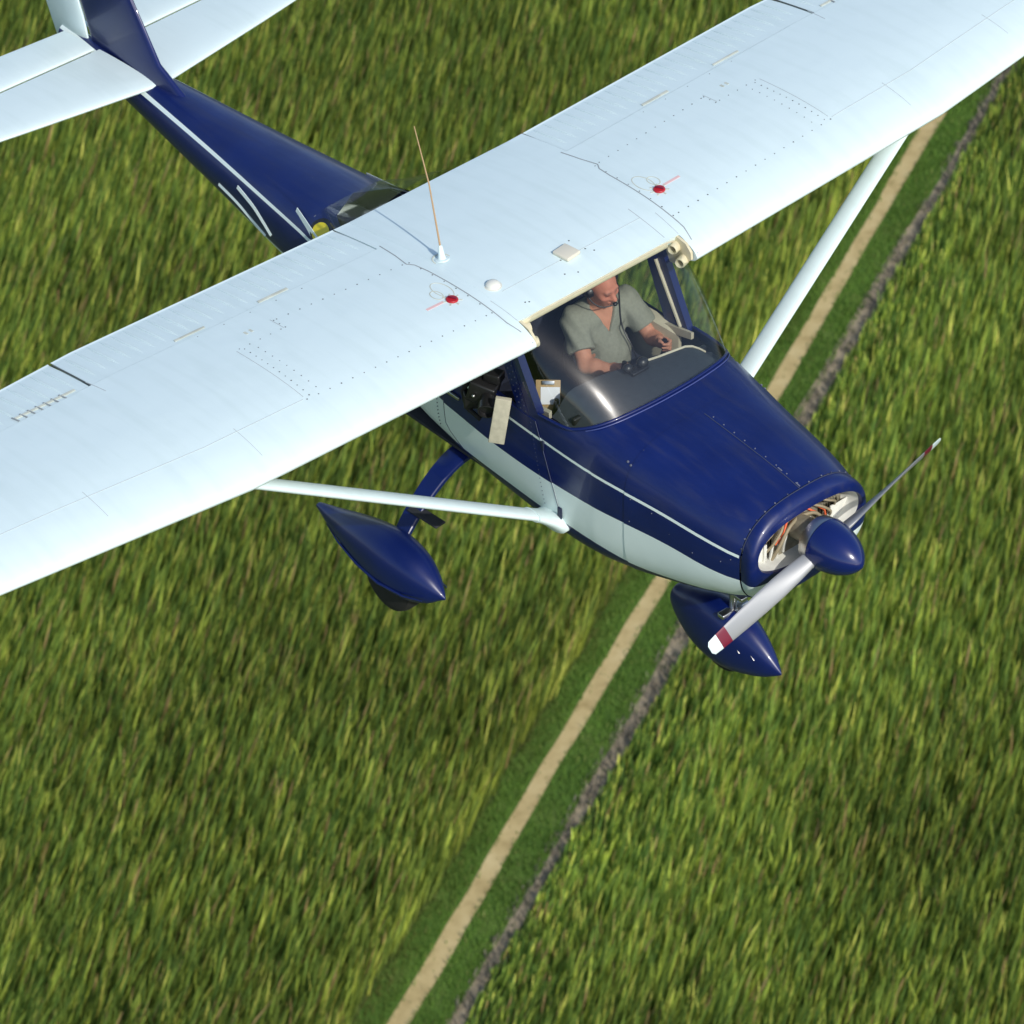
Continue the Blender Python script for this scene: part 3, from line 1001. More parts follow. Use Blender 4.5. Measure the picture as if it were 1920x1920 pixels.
MB().revolve([(0, .043), (.010, .042), (.022, .034), (.030, .018), (.032, .004)], on_wing(-1.07, -.505, -.001), (0, 0, 1), 26).revolve([(0, .05), (.003, .05)], on_wing(-1.07, -.505, -.001), (0, 0, 1), 26).build('beacon_dome', mat('cream_dome', (.70, .70, .62), .3), roof)
wa = MB()
pb = on_wing(-1.455, -.535, 0)
wa.revolve([(0, .042), (.005, .040), (.008, .024), (.03, .018), (.075, .013), (.085, .008)], pb, (-.22, .06, 1), 20, 0)
wa.tube([pb + Vector((-.018, .005, .08)), pb + Vector((-.12, .03, .42)), pb + Vector((-.25, .05, .72))], [.0055, .0042, .0025], 8, 1)
wa.strip([pb + Vector((.055 * math.cos(t), .05 * math.sin(t), .001)) for t in np.linspace(0, 2 * PI, 30)], .004, (0, 0, 1), .001, 2)
wa.build('whip_antenna', [M_white, M_antenna, M_dirt_stain], roof)
rs_ = MB()
for x, y in ((-.99, .09), (-.95, .12), (-1.0, -.08), (-.90, -.14), (-.87, -.07), (-.86, -.46), (-.85, -.44), (-1.1, .07)):
    rs_.disc(on_wing(x, y, .001), .005, (0, 0, 1), .002, 8, 0)
rs_.strip([on_wing(x, .50 + .1 * (x + .8) ** 2, .0018) for x in np.linspace(-.80, -1.1, 8)], .002, (0, 0, 1), .001, 1)
rs_.strip([on_wing(-1.0, y, .0018) for y in np.linspace(-.5, .5, 14)], .0012, (0, 0, 1), .001, 1)
absorb(roof, rs_, [M_screw, M_seam])

# --- wing root fairings inside the windshield, with the fresh-air vents
for sg in (-1, 1):
    v = MB()
    poly = [(-.655, .70), (-.66, .745), (-.70, .785), (-.80, .80), (-.90, .80), (-.93, .66), (-.84, .60), (-.76, .615), (-.70, .655)]
    v.loft([[Vector((x, sg * .580, z)) for x, z in poly], [Vector((x, sg * .564, z)) for x, z in poly]], True, True, 0, False)
    root = v.build('wing_root_panel', M_beige, plane)
    vt = MB()
    for cx_, cz_ in ((-.775, .735), (-.715, .675)):
        vt.revolve([(0, .032), (.05, .030), (.055, .026), (.05, .020), (.012, .019), (.010, .002)], (cx_, sg * .567, cz_), (.35, -sg, .05), 22, 0)
    vt.build('air_vent', M_beige, root)

# --- windshield
Bc = [(-.642, -.574, .246), (-.525, -.568, .253), (-.43, -.557, .260), (-.365, -.533, .277), (-.279, -.476, .316), (-.222, -.367, .345), (-.192, -.17, .357), (-.187, 0, .358)]
Tc = [(-.872, -.580, .655), (-.840, -.580, .69), (-.805, -.578, .73), (-.785, -.555, .765), (-.778, -.46, zt_ - .012), (-.776, -.34, zt_ - .012), (-.775, -.17, zt_ - .012), (-.775, 0, zt_ - .012)]
mir = lambda L_: L_ + [(x, -y, z) for x, y, z in reversed(L_[:-1])]
NB = 61
Bp, Tp = catmull(mir(Bc), NB), catmull(mir(Tc), NB)
ws = MB()
rows = []
NT = 14
for j in range(NT + 1):
    t = j / NT
    row = []
    for i in range(NB):
        p = Bp[i] * (1 - t) + Tp[i] * t
        u = abs(i / (NB - 1) * 2 - 1)
        out = np.array([.55 * (1 - u * u), math.copysign(u, i - NB / 2) * .6, .55 * (1 - u)])
        out /= np.linalg.norm(out) + 1e-6
        p = p + out * (.050 * (1 - .55 * u) * math.sin(PI * t) ** .9)
        row.append(p)
    rows.append(row)
ws.loft(rows, closed=False, caps=False)
WS = ws.build('windshield', M_glass, plane, sharp=0)
wf = MB()
wf.tube([Vector(p) + Vector((0, 0, .001)) for p in Bp], .010, 10)
WF = wf.build('windshield_retainer', M_navy, plane)
# sealant line of the retainer
MB().tube([Vector(p) + Vector((.022, 0, -.002)) for p in Bp[14:47]], .0035, 8).build('retainer_seal', mat('worn_blue_edge', (.05, .07, .22), .4), WF)
MB().tube([Vector(p) for p in Tp], .006, 8).build('upper_seal', M_beige2, WF)

# --- cabin posts, door frames, side windows
for sg in (-1, 1):
    Y = lambda x, z: sg * (.576 + .008 * max(0, z - .2))
    def post(pts_bot, pts_top, th, name, m, par):
        mb = MB()
        (xa, za), (xb, zb_) = pts_bot
        (xc_, zc_), (xd, zd) = pts_top
        rws = []
        for k in range(9):
            t = k / 8
            p = Vector((xa + (xc_ - xa) * t, 0, za + (zc_ - za) * t))
            q = Vector((xb + (xd - xb) * t, 0, zb_ + (zd - zb_) * t))
            y0_, y1_ = Y(p.x, p.z), Y(p.x, p.z) - sg * th
            rws.append([Vector((p.x, y0_, p.z)), Vector((q.x, y0_ , q.z)), Vector((q.x - .004, y1_, q.z)), Vector((p.x + .004, y1_, p.z))])
        mb.loft(rws, True, True, 0, False)
        return mb.build(name, m, par)
    AP = post(((-.642, .235), (-.715, .20)), ((-.865, .68), (-.925, .68)), .045, 'windshield_post', M_navy, plane)
    dr = post(((-.718, .195), (-.80, .175)), ((-.925, .66), (-1.01, .66)), .05, 'door_frame', M_navy, plane)
    rv = MB()
    for k in range(15):
        t = (k + .5) / 15
        for off_ in (-.018, -.060):
            x = -.718 - .207 * t + off_
            z = .195 + .465 * t
            rv.disc((x, Y(x, z), z), .0042, (0, sg, 0), .003, 8, 0)
    absorb(dr, rv, [M_seam_blue])
    post(((-1.45, .185), (-1.54, .185)), ((-1.45, .68), (-1.56, .68)), .05, 'rear_door_post', M_navy, plane)
    post(((-2.06, .235), (-2.17, .25)), ((-2.04, .665), (-2.14, .665)), .05, 'rear_window_post', M_navy, plane)
    MB().loft([[Vector((x, sg * .575, .655)), Vector((x, sg * .53, .655)), Vector((x, sg * .53, .70)), Vector((x, sg * .575, .70))] for x in (-.88, -2.2)], True, True, 0, False).build('roof_rail', M_navy, plane)
    # door skin, 4 mm proud of the fuselage side
    dk = MB()
    rows = []
    for j in range(15):
        t = j / 14
        z = .19 - .60 * t
        xf = float(np.interp(z, [-.42, -.36, -.165, .06, .19], [-.46, -.47, -.535, -.615, -.665]))
        xb = float(np.interp(z, [-.42, -.30, .19], [-1.32, -1.46, -1.47]))
        rows.append([Vector((xf + (xb - xf) * k / 16, 0, z)) for k in range(17)])
    skin = [[Vector((p.x, sg * (side_y(p.x, p.z) + .005), p.z)) for p in r] for r in rows]
    dk.loft(skin, False, False)
    rim = [skin[0][i] for i in range(17)] + [r[-1] for r in skin[1:]] + [skin[-1][i] for i in range(15, -1, -1)] + [r[0] for r in skin[-2:0:-1]]
    rim2 = [p - Vector((0, sg * .012, 0)) for p in rim]
    dk.loft([rim, rim2], True, False)
    door = dk.build('door', M_livery, plane)
    absorb(door, MB().tube([r[0] + Vector((.003, 0, 0)) for r in skin], .0022, 6).tube([r[-1] for r in skin], .0022, 6), [M_seam_blue])
    dh = MB().box((-1.36, sg * (side_y(-1.36, -.02) + .018), -.02), (.11, .014, .022), bev=.005)
    dh.box((-1.40, sg * (side_y(-1.4, -.02) + .009), -.02), (.02, .02, .02), bev=.004)
    dh.build('door_handle', M_steel, door)
    MB().box((-.475, sg * (side_y(-.475, -.33) + .006), -.335), (.03, .012, .075), bev=.004).build('door_hinge', M_navy_dull, door)
    MB().box((-.60, sg * (side_y(-.60, .05) + .006), .06), (.02, .01, .06), bev=.004).build('door_hinge', M_navy_dull, door)
    # fuselage rivet line ahead of and behind the door
    rl = MB()
    for k in range(20):
        z = .16 - .5 * k / 19
        for x0_ in (-.70 + .10 * (k / 19), -1.53):
            rl.disc((x0_, sg * (side_y(x0_, z) + .0045), z), .0032, (0, sg, 0), .0022, 7, 0)
    absorb(door, rl, [M_seam_blue])
    # far-side door window is closed, the near one is open for the camera
    if sg > 0:
        pw = MB()
        pw.loft([[Vector((-.82, .568, .215)), Vector((-.995, .570, .65))], [Vector((-1.45, .568, .225)), Vector((-1.45, .570, .65))]], False, False)
        pw.build('door_window', M_glass_side, door, sharp=0)
    qw = MB().loft([[Vector((-1.54, sg * .555, .20)), Vector((-1.56, sg * .54, .66))], [Vector((-2.07, sg * .50, .235)), Vector((-2.05, sg * .52, .66))]], False, False)
    qw.build('rear_side_window', M_glass_side, plane, sharp=0)
    # cream inside trim of the door and front post
    tr = MB()
    tr.tube([(-.70, sg * .527, .245), (-.80, sg * .527, .42), (-.90, sg * .527, .60)], .011, 8)
    tr.loft([[Vector((-.60, sg * .535, .215)), Vector((-.60, sg * .515, .215)), Vector((-.60, sg * .515, .262)), Vector((-.60, sg * .535, .255))], [Vector((-.80, sg * .535, .17)), Vector((-.80, sg * .505, .17)), Vector((-.80, sg * .505, .225)), Vector((-.80, sg * .535, .225))]], True, True)
    tr.build('door_trim', M_beige2, plane)

# rear window behind the wing
rw = MB()
rows = []
for x, z0_ in ((-2.26, .70), (-2.45, .58), (-2.65, .44), (-2.9, .285)):
    wy = .50 if x > -2.3 else float(np.interp(x, [-2.9, -2.3], [.22, .47]))
    lowz = float(np.interp(x, [-2.9, -2.26], [.27, .25]))
    rows.append([Vector((x, wy * math.sin(a_), lowz + (z0_ - lowz) * max(0, math.cos(a_)) ** .55)) for a_ in np.linspace(-PI / 2, PI / 2, 17)])
rw.loft(rows, False, False).build('rear_window', M_glass_side, plane, sharp=0)

# --- cabin interior: floor, lining, seats, panel, yokes
ln = MB()
rows = []
for x in np.linspace(-.12, -2.3, 14):
    zz = .20 if x < -.68 else .22
    rows.append(ring(x, max(ang_z(x, zz), .6), n=40, off=-.02))
ln.loft(rows, False, False)
ln.build('cabin_lining', M_dark, plane)
MB().box((-1.2, 0, -.48), (1.9, 1.0, .02), bev=.004).build('cabin_floor', M_dark, plane)
MB().box((-2.05, 0, .05), (.05, .94, .95), bev=.02).build('rear_bulkhead', M_seat, plane)
for sg in (-1, 1):
    y0 = .255 * sg
    st = MB().box((-1.17, y0, -.17), (.46, .42, .13), Matrix.Rotation(-.08, 3, 'Y'), .05)
    SEAT = st.build('seat', M_seat, plane)
    MB().box((-1.44 if sg < 0 else -1.40, y0, .12), (.12, .42, .58), Matrix.Rotation(-.16, 3, 'Y'), .05).build('backrest', M_seat, SEAT)
    MB().box((-1.17, y0, -.33), (.36, .32, .20), bev=.02).build('seat_base', M_dark, SEAT)
# glareshield
gs = MB()
rows = []
for y in np.linspace(-.515, .515, 25):
    u = y / .515
    xa = float(np.interp(y, [-.515, -.40, -.15, .06, .18, .40, .515], [-.60, -.615, -.59, -.53, -.50, -.46, -.44]))
    rw_ = []
    for t in np.linspace(0, 1, 8):
        x = -.16 + (xa + .16) * t
        z = min(top_z(max(x, -.2), min(abs(y), .47)) - .02, .325) + .012 * math.sin(PI * t) * (1 - u * u) - .06 * max(0, abs(u) - .72) / .28
        rw_.append(Vector((x, y, z)))
    rw_.append(Vector((xa - .006, y, rw_[-1].z - .02)))
    rw_.append(Vector((xa + .03, y, rw_[-2].z - .07)))
    rows.append(rw_)
gs.loft(rows, False, False)
GS = gs.build('glareshield', M_glare, plane)
et = MB().tube([r[7] + Vector((.004, 0, .004)) for r in rows[13:24]], .007, 8)
et.build('glareshield_edge', M_beige2, GS)
ip = MB().box((-.46, 0, .10), (.03, .98, .34), bev=.01)
IP = ip.build('instrument_panel', M_black, plane)
for y in (-.30, -.18, .10, .21, .32):
    for z in (.17, .06):
        MB().revolve([(0, .042), (.012, .042), (.012, .036), (.006, .034)], (-.476, y, z), (-1, 0, 0), 20).build('gauge', M_dark, IP)
for sg in (-1, 1):
    yk = MB()
    y0 = .25 * sg
    yk.tube([(-.47, y0, .06), (-.70, y0, .075)], .013, 10)
    yk.tube([(-.69, y0 - .15, .225), (-.70, y0 - .155, .14), (-.70, y0 - .12, .085), (-.70, y0, .065), (-.70, y0 + .12, .085), (-.70, y0 + .155, .14), (-.69, y0 + .15, .225)], [.014, .015, .014, .017, .014, .015, .014], 10)
    yk.build('control_yoke', M_black, plane)
kn = MB().ball((-.475, .035, .372), (.032, .036, .034), 0, 10).ball((-.50, -.05, .362), (.028, .03, .028), 0, 10).box((-.47, .0, .345), (.05, .12, .02), bev=.006)
kn.build('compass', M_black, GS)
# left map pocket, arm rest
MB().loft([[Vector((x, .535, zt_)), Vector((x, .535 - w_, zt_ - .015)), Vector((x, .53 - w_, zb_)), Vector((x, .535, zb_))] for x, zt_, zb_, w_ in ((-.70, .20, .02, .02), (-.78, .228, -.02, .05), (-.90, .238, -.06, .065), (-1.02, .232, -.08, .06), (-1.12, .20, -.08, .03))], True, True, 0, True).build('door_armrest', M_beige2, plane)

# --- landing gear
def pant(name, prof, y0, par):
    """teardrop fairing; prof rows are x, top z, bottom z, half width"""
    mb = MB()
    pr_ = catmull([np.array(p) for p in prof], 44)
    rr2 = []
    for x, zt, zb, w in pr_:
        zc, h = (zt + zb) / 2, max(.002, (zt - zb) / 2)
        w = max(.002, w)
        rr2.append([Vector((x, y0 + w * sp_(math.sin(t), 2 / 2.3), zc + h * sp_(math.cos(t), 2 / 2.5) + (.02 * (1 - abs(math.sin(t))) if False else 0))) for t in (2 * PI * k / 36 for k in range(36))])
    mb.loft(rr2, True, True)
    return mb.build(name, M_navy, par)
def wheel(c, r, w, par):
    wb = MB()
    wb.revolve([(-w / 2, r * .55), (-w / 2, r * .80), (-w * .42, r * .93), (-w * .2, r * .995), (w * .2, r * .995), (w * .42, r * .93), (w / 2, r * .80), (w / 2, r * .55)], c, (0, 1, 0), 36, 0)
    WH = wb.build('wheel', M_rubber, par)
    return WH
for sg in (-1, 1):
    lg = MB()
    pth = [(-1.42, sg * .40, -.50), (-1.42, sg * .54, -.52), (-1.40, sg * .70, -.575), (-1.36, sg * .88, -.66), (-1.325, sg * 1.02, -.76), (-1.31, sg * 1.10, -.90)]
    rr_ = []
    for i, p in enumerate(catmull(pth, 22)):
        t = i / 21
        hw = .075 - .028 * t
        th = .013
        p = Vector(p)
        nrm = Vector((0, sg * .45, 1)).normalized() if t < .8 else Vector((0, sg * .9, .5)).normalized()
        rr_.append([p + Vector((hw, 0, 0)) + nrm * th * .6, p + Vector((hw * .9, 0, 0)) + nrm * th, p - Vector((hw * .9, 0, 0)) + nrm * th, p - Vector((hw, 0, 0)) + nrm * th * .6, p - Vector((hw, 0, 0)) - nrm * th, p + Vector((hw, 0, 0)) - nrm * th])
    lg.loft(rr_, True, True, 0, True)
    LG = lg.build('landing_gear_leg', M_navy, plane)
    MB().box((-1.26, sg * .885, -.655), (.235, .075, .014), Matrix.Rotation(.06, 3, 'Z'), .005).build('boarding_step', M_dark, LG)
    MB().tube([(-1.44, sg * .80, -.63), (-1.405, sg * .95, -.73), (-1.375, sg * 1.05, -.86)], .008, 8).build('brake_line', M_beige2, LG)
    WP = pant('wheel_fairing', [(-.835, -.855, -.868, .004), (-.87, -.82, -.89, .030), (-.95, -.755, -.95, .076), (-1.08, -.69, -1.00, .122), (-1.25, -.665, -1.015, .142), (-1.42, -.685, -1.00, .134), (-1.6, -.73, -.955, .105), (-1.78, -.785, -.905, .062), (-1.90, -.815, -.865, .028), (-1.935, -.825, -.855, .018)], sg * 1.12, plane)
    cr_ = MB()
    for so in (-1, 1):
        cr_.tube([(x, sg * 1.12 + so * hw, z) for x, hw, z in ((-.93, .089, -.885), (-1.05, .122, -.905), (-1.25, .140, -.92), (-1.45, .130, -.905), (-1.65, .098, -.885), (-1.8, .056, -.868))], [.003, .007, .009, .009, .006, .002], 8)
    cr_.build('moulded_ridge', M_navy, WP)
    wheel((-1.27, sg * 1.12, -.965), .20, .15, WP)
# nose gear
ns = MB().tube([(.30, 0, -.48), (.29, 0, -.72)], .032, 14, 0).tube([(.29, 0, -.72), (.285, 0, -.92)], .022, 14, 1)
ns.box((.35, 0, -.76), (.06, .05, .025), bev=.005, mi=1).box((.36, 0, -.86), (.07, .05, .02), Matrix.Rotation(.5, 3, 'Y'), .005, 1)
ns.box((.29, 0, -.88), (.05, .20, .03), bev=.008, mi=1)
NG = ns.build('nose_gear_strut', [M_navy, M_steel], plane)
NP = pant('nose_wheel_fairing', [(.672, -1.105, -1.12, .004), (.63, -1.06, -1.15, .028), (.55, -.985, -1.20, .064), (.43, -.905, -1.25, .100), (.30, -.865, -1.285, .125), (.15, -.865, -1.285, .125), (.02, -.90, -1.24, .112), (-.08, -.935, -1.17, .09), (-.14, -.955, -1.11, .07), (-.15, -.965, -1.10, .06)], 0, plane)
for x0_, y0_, z0_ in ((.43, -.094, -1.04), (.375, -.104, -1.075), (.52, -.070, -1.05)):
    MB().box((x0_, y0_, z0_), (.035, .012, .004), Matrix.Rotation(.7, 3, 'Y'), .001).build('fairing_clip', M_steel, NP)
wheel((.24, 0, -1.13), .19, .12, NP)

# --- tail
def flat_surface(name, stations, m, par, vertical=False, n=16):
    """stations: (span, x_le, x_te, offset, thickness ratio)"""
    mb = MB()
    rr2 = []
    for s_, xl, xt, off_, th in stations:
        c = xl - xt
        pts = []
        for k in range(2 * n):
            a_ = 2 * PI * k / (2 * n)
            q = (1 - math.cos(a_)) / 2
            yt = 5 * th * c * (.2969 * math.sqrt(q) - .126 * q - .3516 * q * q + .2843 * q ** 3 - .1036 * q ** 4) + .002
            yt = yt if a_ <= PI else -yt
            pts.append(Vector((xl - c * q, yt, s_)) if vertical else Vector((xl - c * q, s_, off_ + yt)))
        rr2.append(pts)
    mb.loft(rr2, True, True)
    return mb.build(name, m, par)
FIN = flat_surface('vertical_fin', [(.12, -4.35, -5.42, 0, .08), (.30, -4.72, -5.48, 0, .09), (.70, -4.98, -5.62, 0, .09), (1.22, -5.30, -5.80, 0, .09), (1.26, -5.36, -5.80, 0, .05)], M_navy, plane, True)
flat_surface('rudder', [(.0, -5.44, -5.80, 0, .11), (.30, -5.495, -5.92, 0, .10), (.70, -5.635, -6.03, 0, .09), (1.24, -5.815, -6.12, 0, .08)], M_white, FIN, True)
for sg in (-1, 1):
    ST = flat_surface('horizontal_stabilizer', [(sg * .04, -4.72, -5.30, .17, .08), (sg * .9, -4.86, -5.32, .17, .09), (sg * 1.46, -4.96, -5.34, .17, .09), (sg * 1.50, -5.05, -5.34, .17, .05)], M_white, plane)
    flat_surface('elevator', [(sg * .07, -5.315, -5.62, .17, .10), (sg * .9, -5.335, -5.68, .17, .10), (sg * 1.46, -5.355, -5.72, .17, .09), (sg * 1.50, -5.36, -5.66, .17, .06)], M_white, ST)
# tail boom decoration: curved pale bands and a yellow shield on each side
def on_side(x, z, sg, h=.003):
    return Vector((x, sg * (side_y(x, z) + h), z))
M_band = mat('pale_band', STRIPE, .4)
for sg in (-1, 1):
    nf = lambda p, s_=sg: (0, s_, .35)
    for hw, pts in ((.012, [(-3.28, -.05), (-3.36, .0), (-3.47, .05), (-3.65, .085)]), (.010, [(-3.36, -.10), (-3.50, -.06), (-3.66, -.02), (-3.85, .0)]), (.022, [(-2.72, .150), (-2.82, .160), (-2.96, .175), (-3.10, .190)])):
        MB().strip([on_side(x, z, sg) for x, z in catmull(pts, 12)], hw, nf, .001, 0).build('tail_band', M_band, fus)
    em = MB()
    for rx, mi, h in ((.120, 1, .004), (.095, 0, .0065)):
        ctr = on_side(-2.80, .195, sg, h)
        vs = [ctr]
        for k in range(28):
            t = 2 * PI * k / 28
            x, z = -2.80 + rx * math.cos(t), .195 + rx * .50 * math.sin(t)
            z = min(z, smooth_sec(x)[1] - .004)
            vs.append(on_side(x, z, sg, h))
        em.add(vs, [(0, 1 + k, 1 + (k + 1) % 28) for k in range(28)], mi)
    em.build('yellow_emblem', [M_yellow, M_black], fus)

# ------------------------------------------------------------------ the pilot: one continuous body grown from a distance field, clothes as children
def sdf_grid(lo, hi, h):
    lo, hi = np.array(lo), np.array(hi)
    n = np.ceil((hi - lo) / h).astype(int) + 1
    return lo, h, np.full(n, 9.0, np.float32)
class Field:
    def __init__(s, lo, hi, h):
        s.lo, s.h, s.D = sdf_grid(lo, hi, h)
        s.ax = [s.lo[i] + h * np.arange(s.D.shape[i]) for i in range(3)]
    def _sub(s, lo, hi, m):
        a = np.clip(np.floor((np.array(lo) - m - s.lo) / s.h).astype(int), 0, np.array(s.D.shape) - 1)
        b = np.clip(np.ceil((np.array(hi) + m - s.lo) / s.h).astype(int) + 1, 1, np.array(s.D.shape))
        sl = tuple(slice(a[i], max(b[i], a[i] + 1)) for i in range(3))
        X = np.stack(np.meshgrid(*[s.ax[i][sl[i]] for i in range(3)], indexing='ij'), -1)
        return sl, X
    def _mix(s, sl, d, k):
        D = s.D[sl]
        hh = np.maximum(k - np.abs(D - d), 0) / k
        s.D[sl] = np.minimum(D, d) - hh * hh * k * 0.25
    def cone(s, a, b, ra, rb, k=.02, sq=(1, 1, 1)):
        a, b = np.array(a, float), np.array(b, float)
        r = max(ra, rb)
        sl, X = s._sub(np.minimum(a, b) - r, np.maximum(a, b) + r, .05)
        sqv = 1 / np.array(sq)
        p, q = (X - a) * sqv, (b - a) * sqv
        t = np.clip((p @ q) / max(q @ q, 1e-9), 0, 1)
        d = np.linalg.norm(p - t[..., None] * q, axis=-1) - (ra + (rb - ra) * t)
        s._mix(sl, d.astype(np.float32), k)
    def chain(s, pts, radii, k=.02, sq=(1, 1, 1)):
        for i in range(len(pts) - 1):
            s.cone(pts[i], pts[i + 1], radii[i], radii[i + 1], k, sq)
    def ell(s, c, r, ax, k=.02):
        """ellipsoid with radii r along the three unit axes ax"""
        c, r = np.array(c, float), np.array(r, float)
        m = r.max()
        sl, X = s._sub(c - m, c + m, .05)
        q = (X - c) @ np.array(ax, float).T
        e = np.linalg.norm(q / r, axis=-1)
        g = np.linalg.norm(q / (r * r), axis=-1) + 1e-6
        s._mix(sl, (e * (e - 1) / g).astype(np.float32), k)
    def cut(s, fn):
        X = np.stack(np.meshgrid(*s.ax, indexing='ij'), -1)
        s.D = np.maximum(s.D, fn(X).astype(np.float32))
    def surface(s):
        D, h = s.D, s.h
        I = D < 0
        c = [D[i:D.shape[0] - 1 + i, j:D.shape[1] - 1 + j, k:D.shape[2] - 1 + k] for i in (0, 1) for j in (0, 1) for k in (0, 1)]
        cnt = sum((q < 0).astype(np.int8) for q in c)
        act = (cnt > 0) & (cnt < 8)
        idx = np.full(act.shape, -1, int)
        idx[act] = np.arange(act.sum())
        P = np.zeros((act.sum(), 3))
        N = np.zeros(act.sum())
        off = [np.array((i, j, k)) for i in (0, 1) for j in (0, 1) for k in (0, 1)]
        cv = [q[act] for q in c]
        for a in range(8):
            for b in range(a + 1, 8):
                if np.abs(off[a] - off[b]).sum() != 1:
                    continue
                m = (cv[a] < 0) != (cv[b] < 0)
                t = cv[a] / np.where(m, cv[a] - cv[b], 1)
                P[m] += (off[a] + t[:, None] * (off[b] - off[a]))[m]
                N[m] += 1
        P = (P / N[:, None] + np.argwhere(act)) * h + s.lo
        F = []
        for ax in range(3):
            u, v = [(1, 2), (2, 0), (0, 1)][ax]
            A = np.take(I, range(D.shape[ax] - 1), ax)
            B = np.take(I, range(1, D.shape[ax]), ax)
            e = np.argwhere(A != B)
            e = e[(e[:, u] > 0) & (e[:, v] > 0) & (e[:, u] < D.shape[u] - 1) & (e[:, v] < D.shape[v] - 1)]
            flip = ~A[tuple(e.T)]
            q = []
            for du, dv in ((0, 0), (-1, 0), (-1, -1), (0, -1)):
                w = e.copy()
                w[:, u] += du
                w[:, v] += dv
                q.append(idx[tuple(w.T)])
            q = np.stack(q, 1)
            q[flip] = q[flip][:, ::-1]
            F.append(q)
        return P, np.concatenate(F)
def sdf_obj(fld, name, mats, parent, colour=None, relax=2):
    P, F = fld.surface()
    me = bpy.data.meshes.new(name)
    me.from_pydata(P.tolist(), [], F.tolist())
    me.polygons.foreach_set('use_smooth', [True] * len(F))
    for m in mats:
        me.materials.append(m)
    if colour is not None:
        ca = me.color_attributes.new('tint', 'FLOAT_COLOR', 'POINT')
        ca.data.foreach_set('color', np.c_[colour(P), np.ones(len(P))].astype(np.float32).reshape(-1))
    bm = bmesh.new()
    bm.from_mesh(me)
    for _ in range(relax):
        bmesh.ops.smooth_vert(bm, verts=bm.verts, factor=.5, use_axis_x=True, use_axis_y=True, use_axis_z=True)
    bm.to_mesh(me)
    bm.free()
    me.update()
    o = bpy.data.objects.new(name, me)
    C.objects.link(o)
    o.parent = parent
    if parent.type == 'EMPTY':
        o.location = AIR - parent.location
    return o

V = lambda *a: np.array(a, float)
# joints (aircraft frame)
HIP, BELLY, CHEST, NECK0 = V(-1.14, .25, -.02), V(-1.02, .245, .04), V(-1.09, .25, .20), V(-1.065, .245, .345)
SH_R, SH_L = V(-1.085, .085, .300), V(-1.035, .425, .305)
EL_R, EL_L = V(-.905, .005, .135), V(-.865, .470, .115)
WR_R, WR_L = V(-.735, .085, .150), V(-.745, .430, .165)
HEAD = V(-.980, .198, .546)
hf = V(.955, .04, -.26)
hf /= np.linalg.norm(hf)
hu = V(.24, -.14, .96)
hu -= hf * (hu @ hf)
hu /= np.linalg.norm(hu)
hl = np.cross(hu, hf)
def hp(f, l, u):
    return HEAD + hf * f + hl * l + hu * u

person = bpy.data.objects.new('person', None)
C.objects.link(person)
person.location = AIR + Vector((-1.15, .25, -.11))
tag(person, 'person in a grey short-sleeved v-neck shirt sitting at the controls behind the windshield', 'person')

bd = Field((-1.33, -.10, -.22), (-.60, .58, .68), .0055)
bd.cone(HIP, BELLY, .13, .13, .05)
bd.cone(BELLY, CHEST, .125, .115, .06)
bd.cone(CHEST + V(0, -.07, .04), CHEST + V(0, .07, .04), .10, .10, .05)
bd.cone(SH_R + V(.0, .03, .0), SH_L + V(.0, -.03, .0), .062, .062, .05)
bd.cone(NECK0, HEAD + hu * -.075 - hf * .03, .062, .056, .03)
for SH, EL, WR, in ((SH_R, EL_R, WR_R), (SH_L, EL_L, WR_L)):
    bd.chain([SH, EL], [.058, .045], .03)
    mid_ = EL * .7 + WR * .3
    bd.chain([EL, mid_, WR], [.043, .043, .028], .02)
for sy in (-1, 1):      # thighs along the seat
    bd.cone(HIP + V(.02, sy * .09, -.04), V(-.72, .25 + sy * .12, -.08), .085, .065, .04)
# skull, jaw, face
AX = (hf, hl, hu)
bd.ell(hp(-.012, 0, .028), (.098, .077, .092), AX, .02)
bd.ell(hp(.030, 0, -.040), (.062, .060, .078), AX, .03)
bd.ell(hp(.062, 0, -.096), (.024, .028, .020), AX, .025)          # chin
bd.cone(hp(.082, 0, .012), hp(.108, 0, -.026), .009, .015, .014)   # nose
bd.cone(hp(.094, .013, -.030), hp(.094, -.013, -.030), .010, .010, .010)
bd.cone(hp(.078, .036, .026), hp(.078, -.036, .026), .012, .012, .014)   # brow
for sl_ in (-1, 1):
    bd.ell(hp(.058, sl_ * .042, -.022), (.026, .022, .022), AX, .018)     # cheek
    bd.ell(hp(-.010, sl_ * .078, -.002), (.018, .009, .032), AX, .008)    # ear
    bd.ell(hp(.072, sl_ * .031, .006), (.011, .014, .009), AX, .004)      # eyeball
bd.cone(hp(.086, .020, -.058), hp(.086, -.020, -.058), .008, .008, .008)
bd.cone(hp(.084, .017, -.069), hp(.084, -.017, -.069), .008, .008, .007)
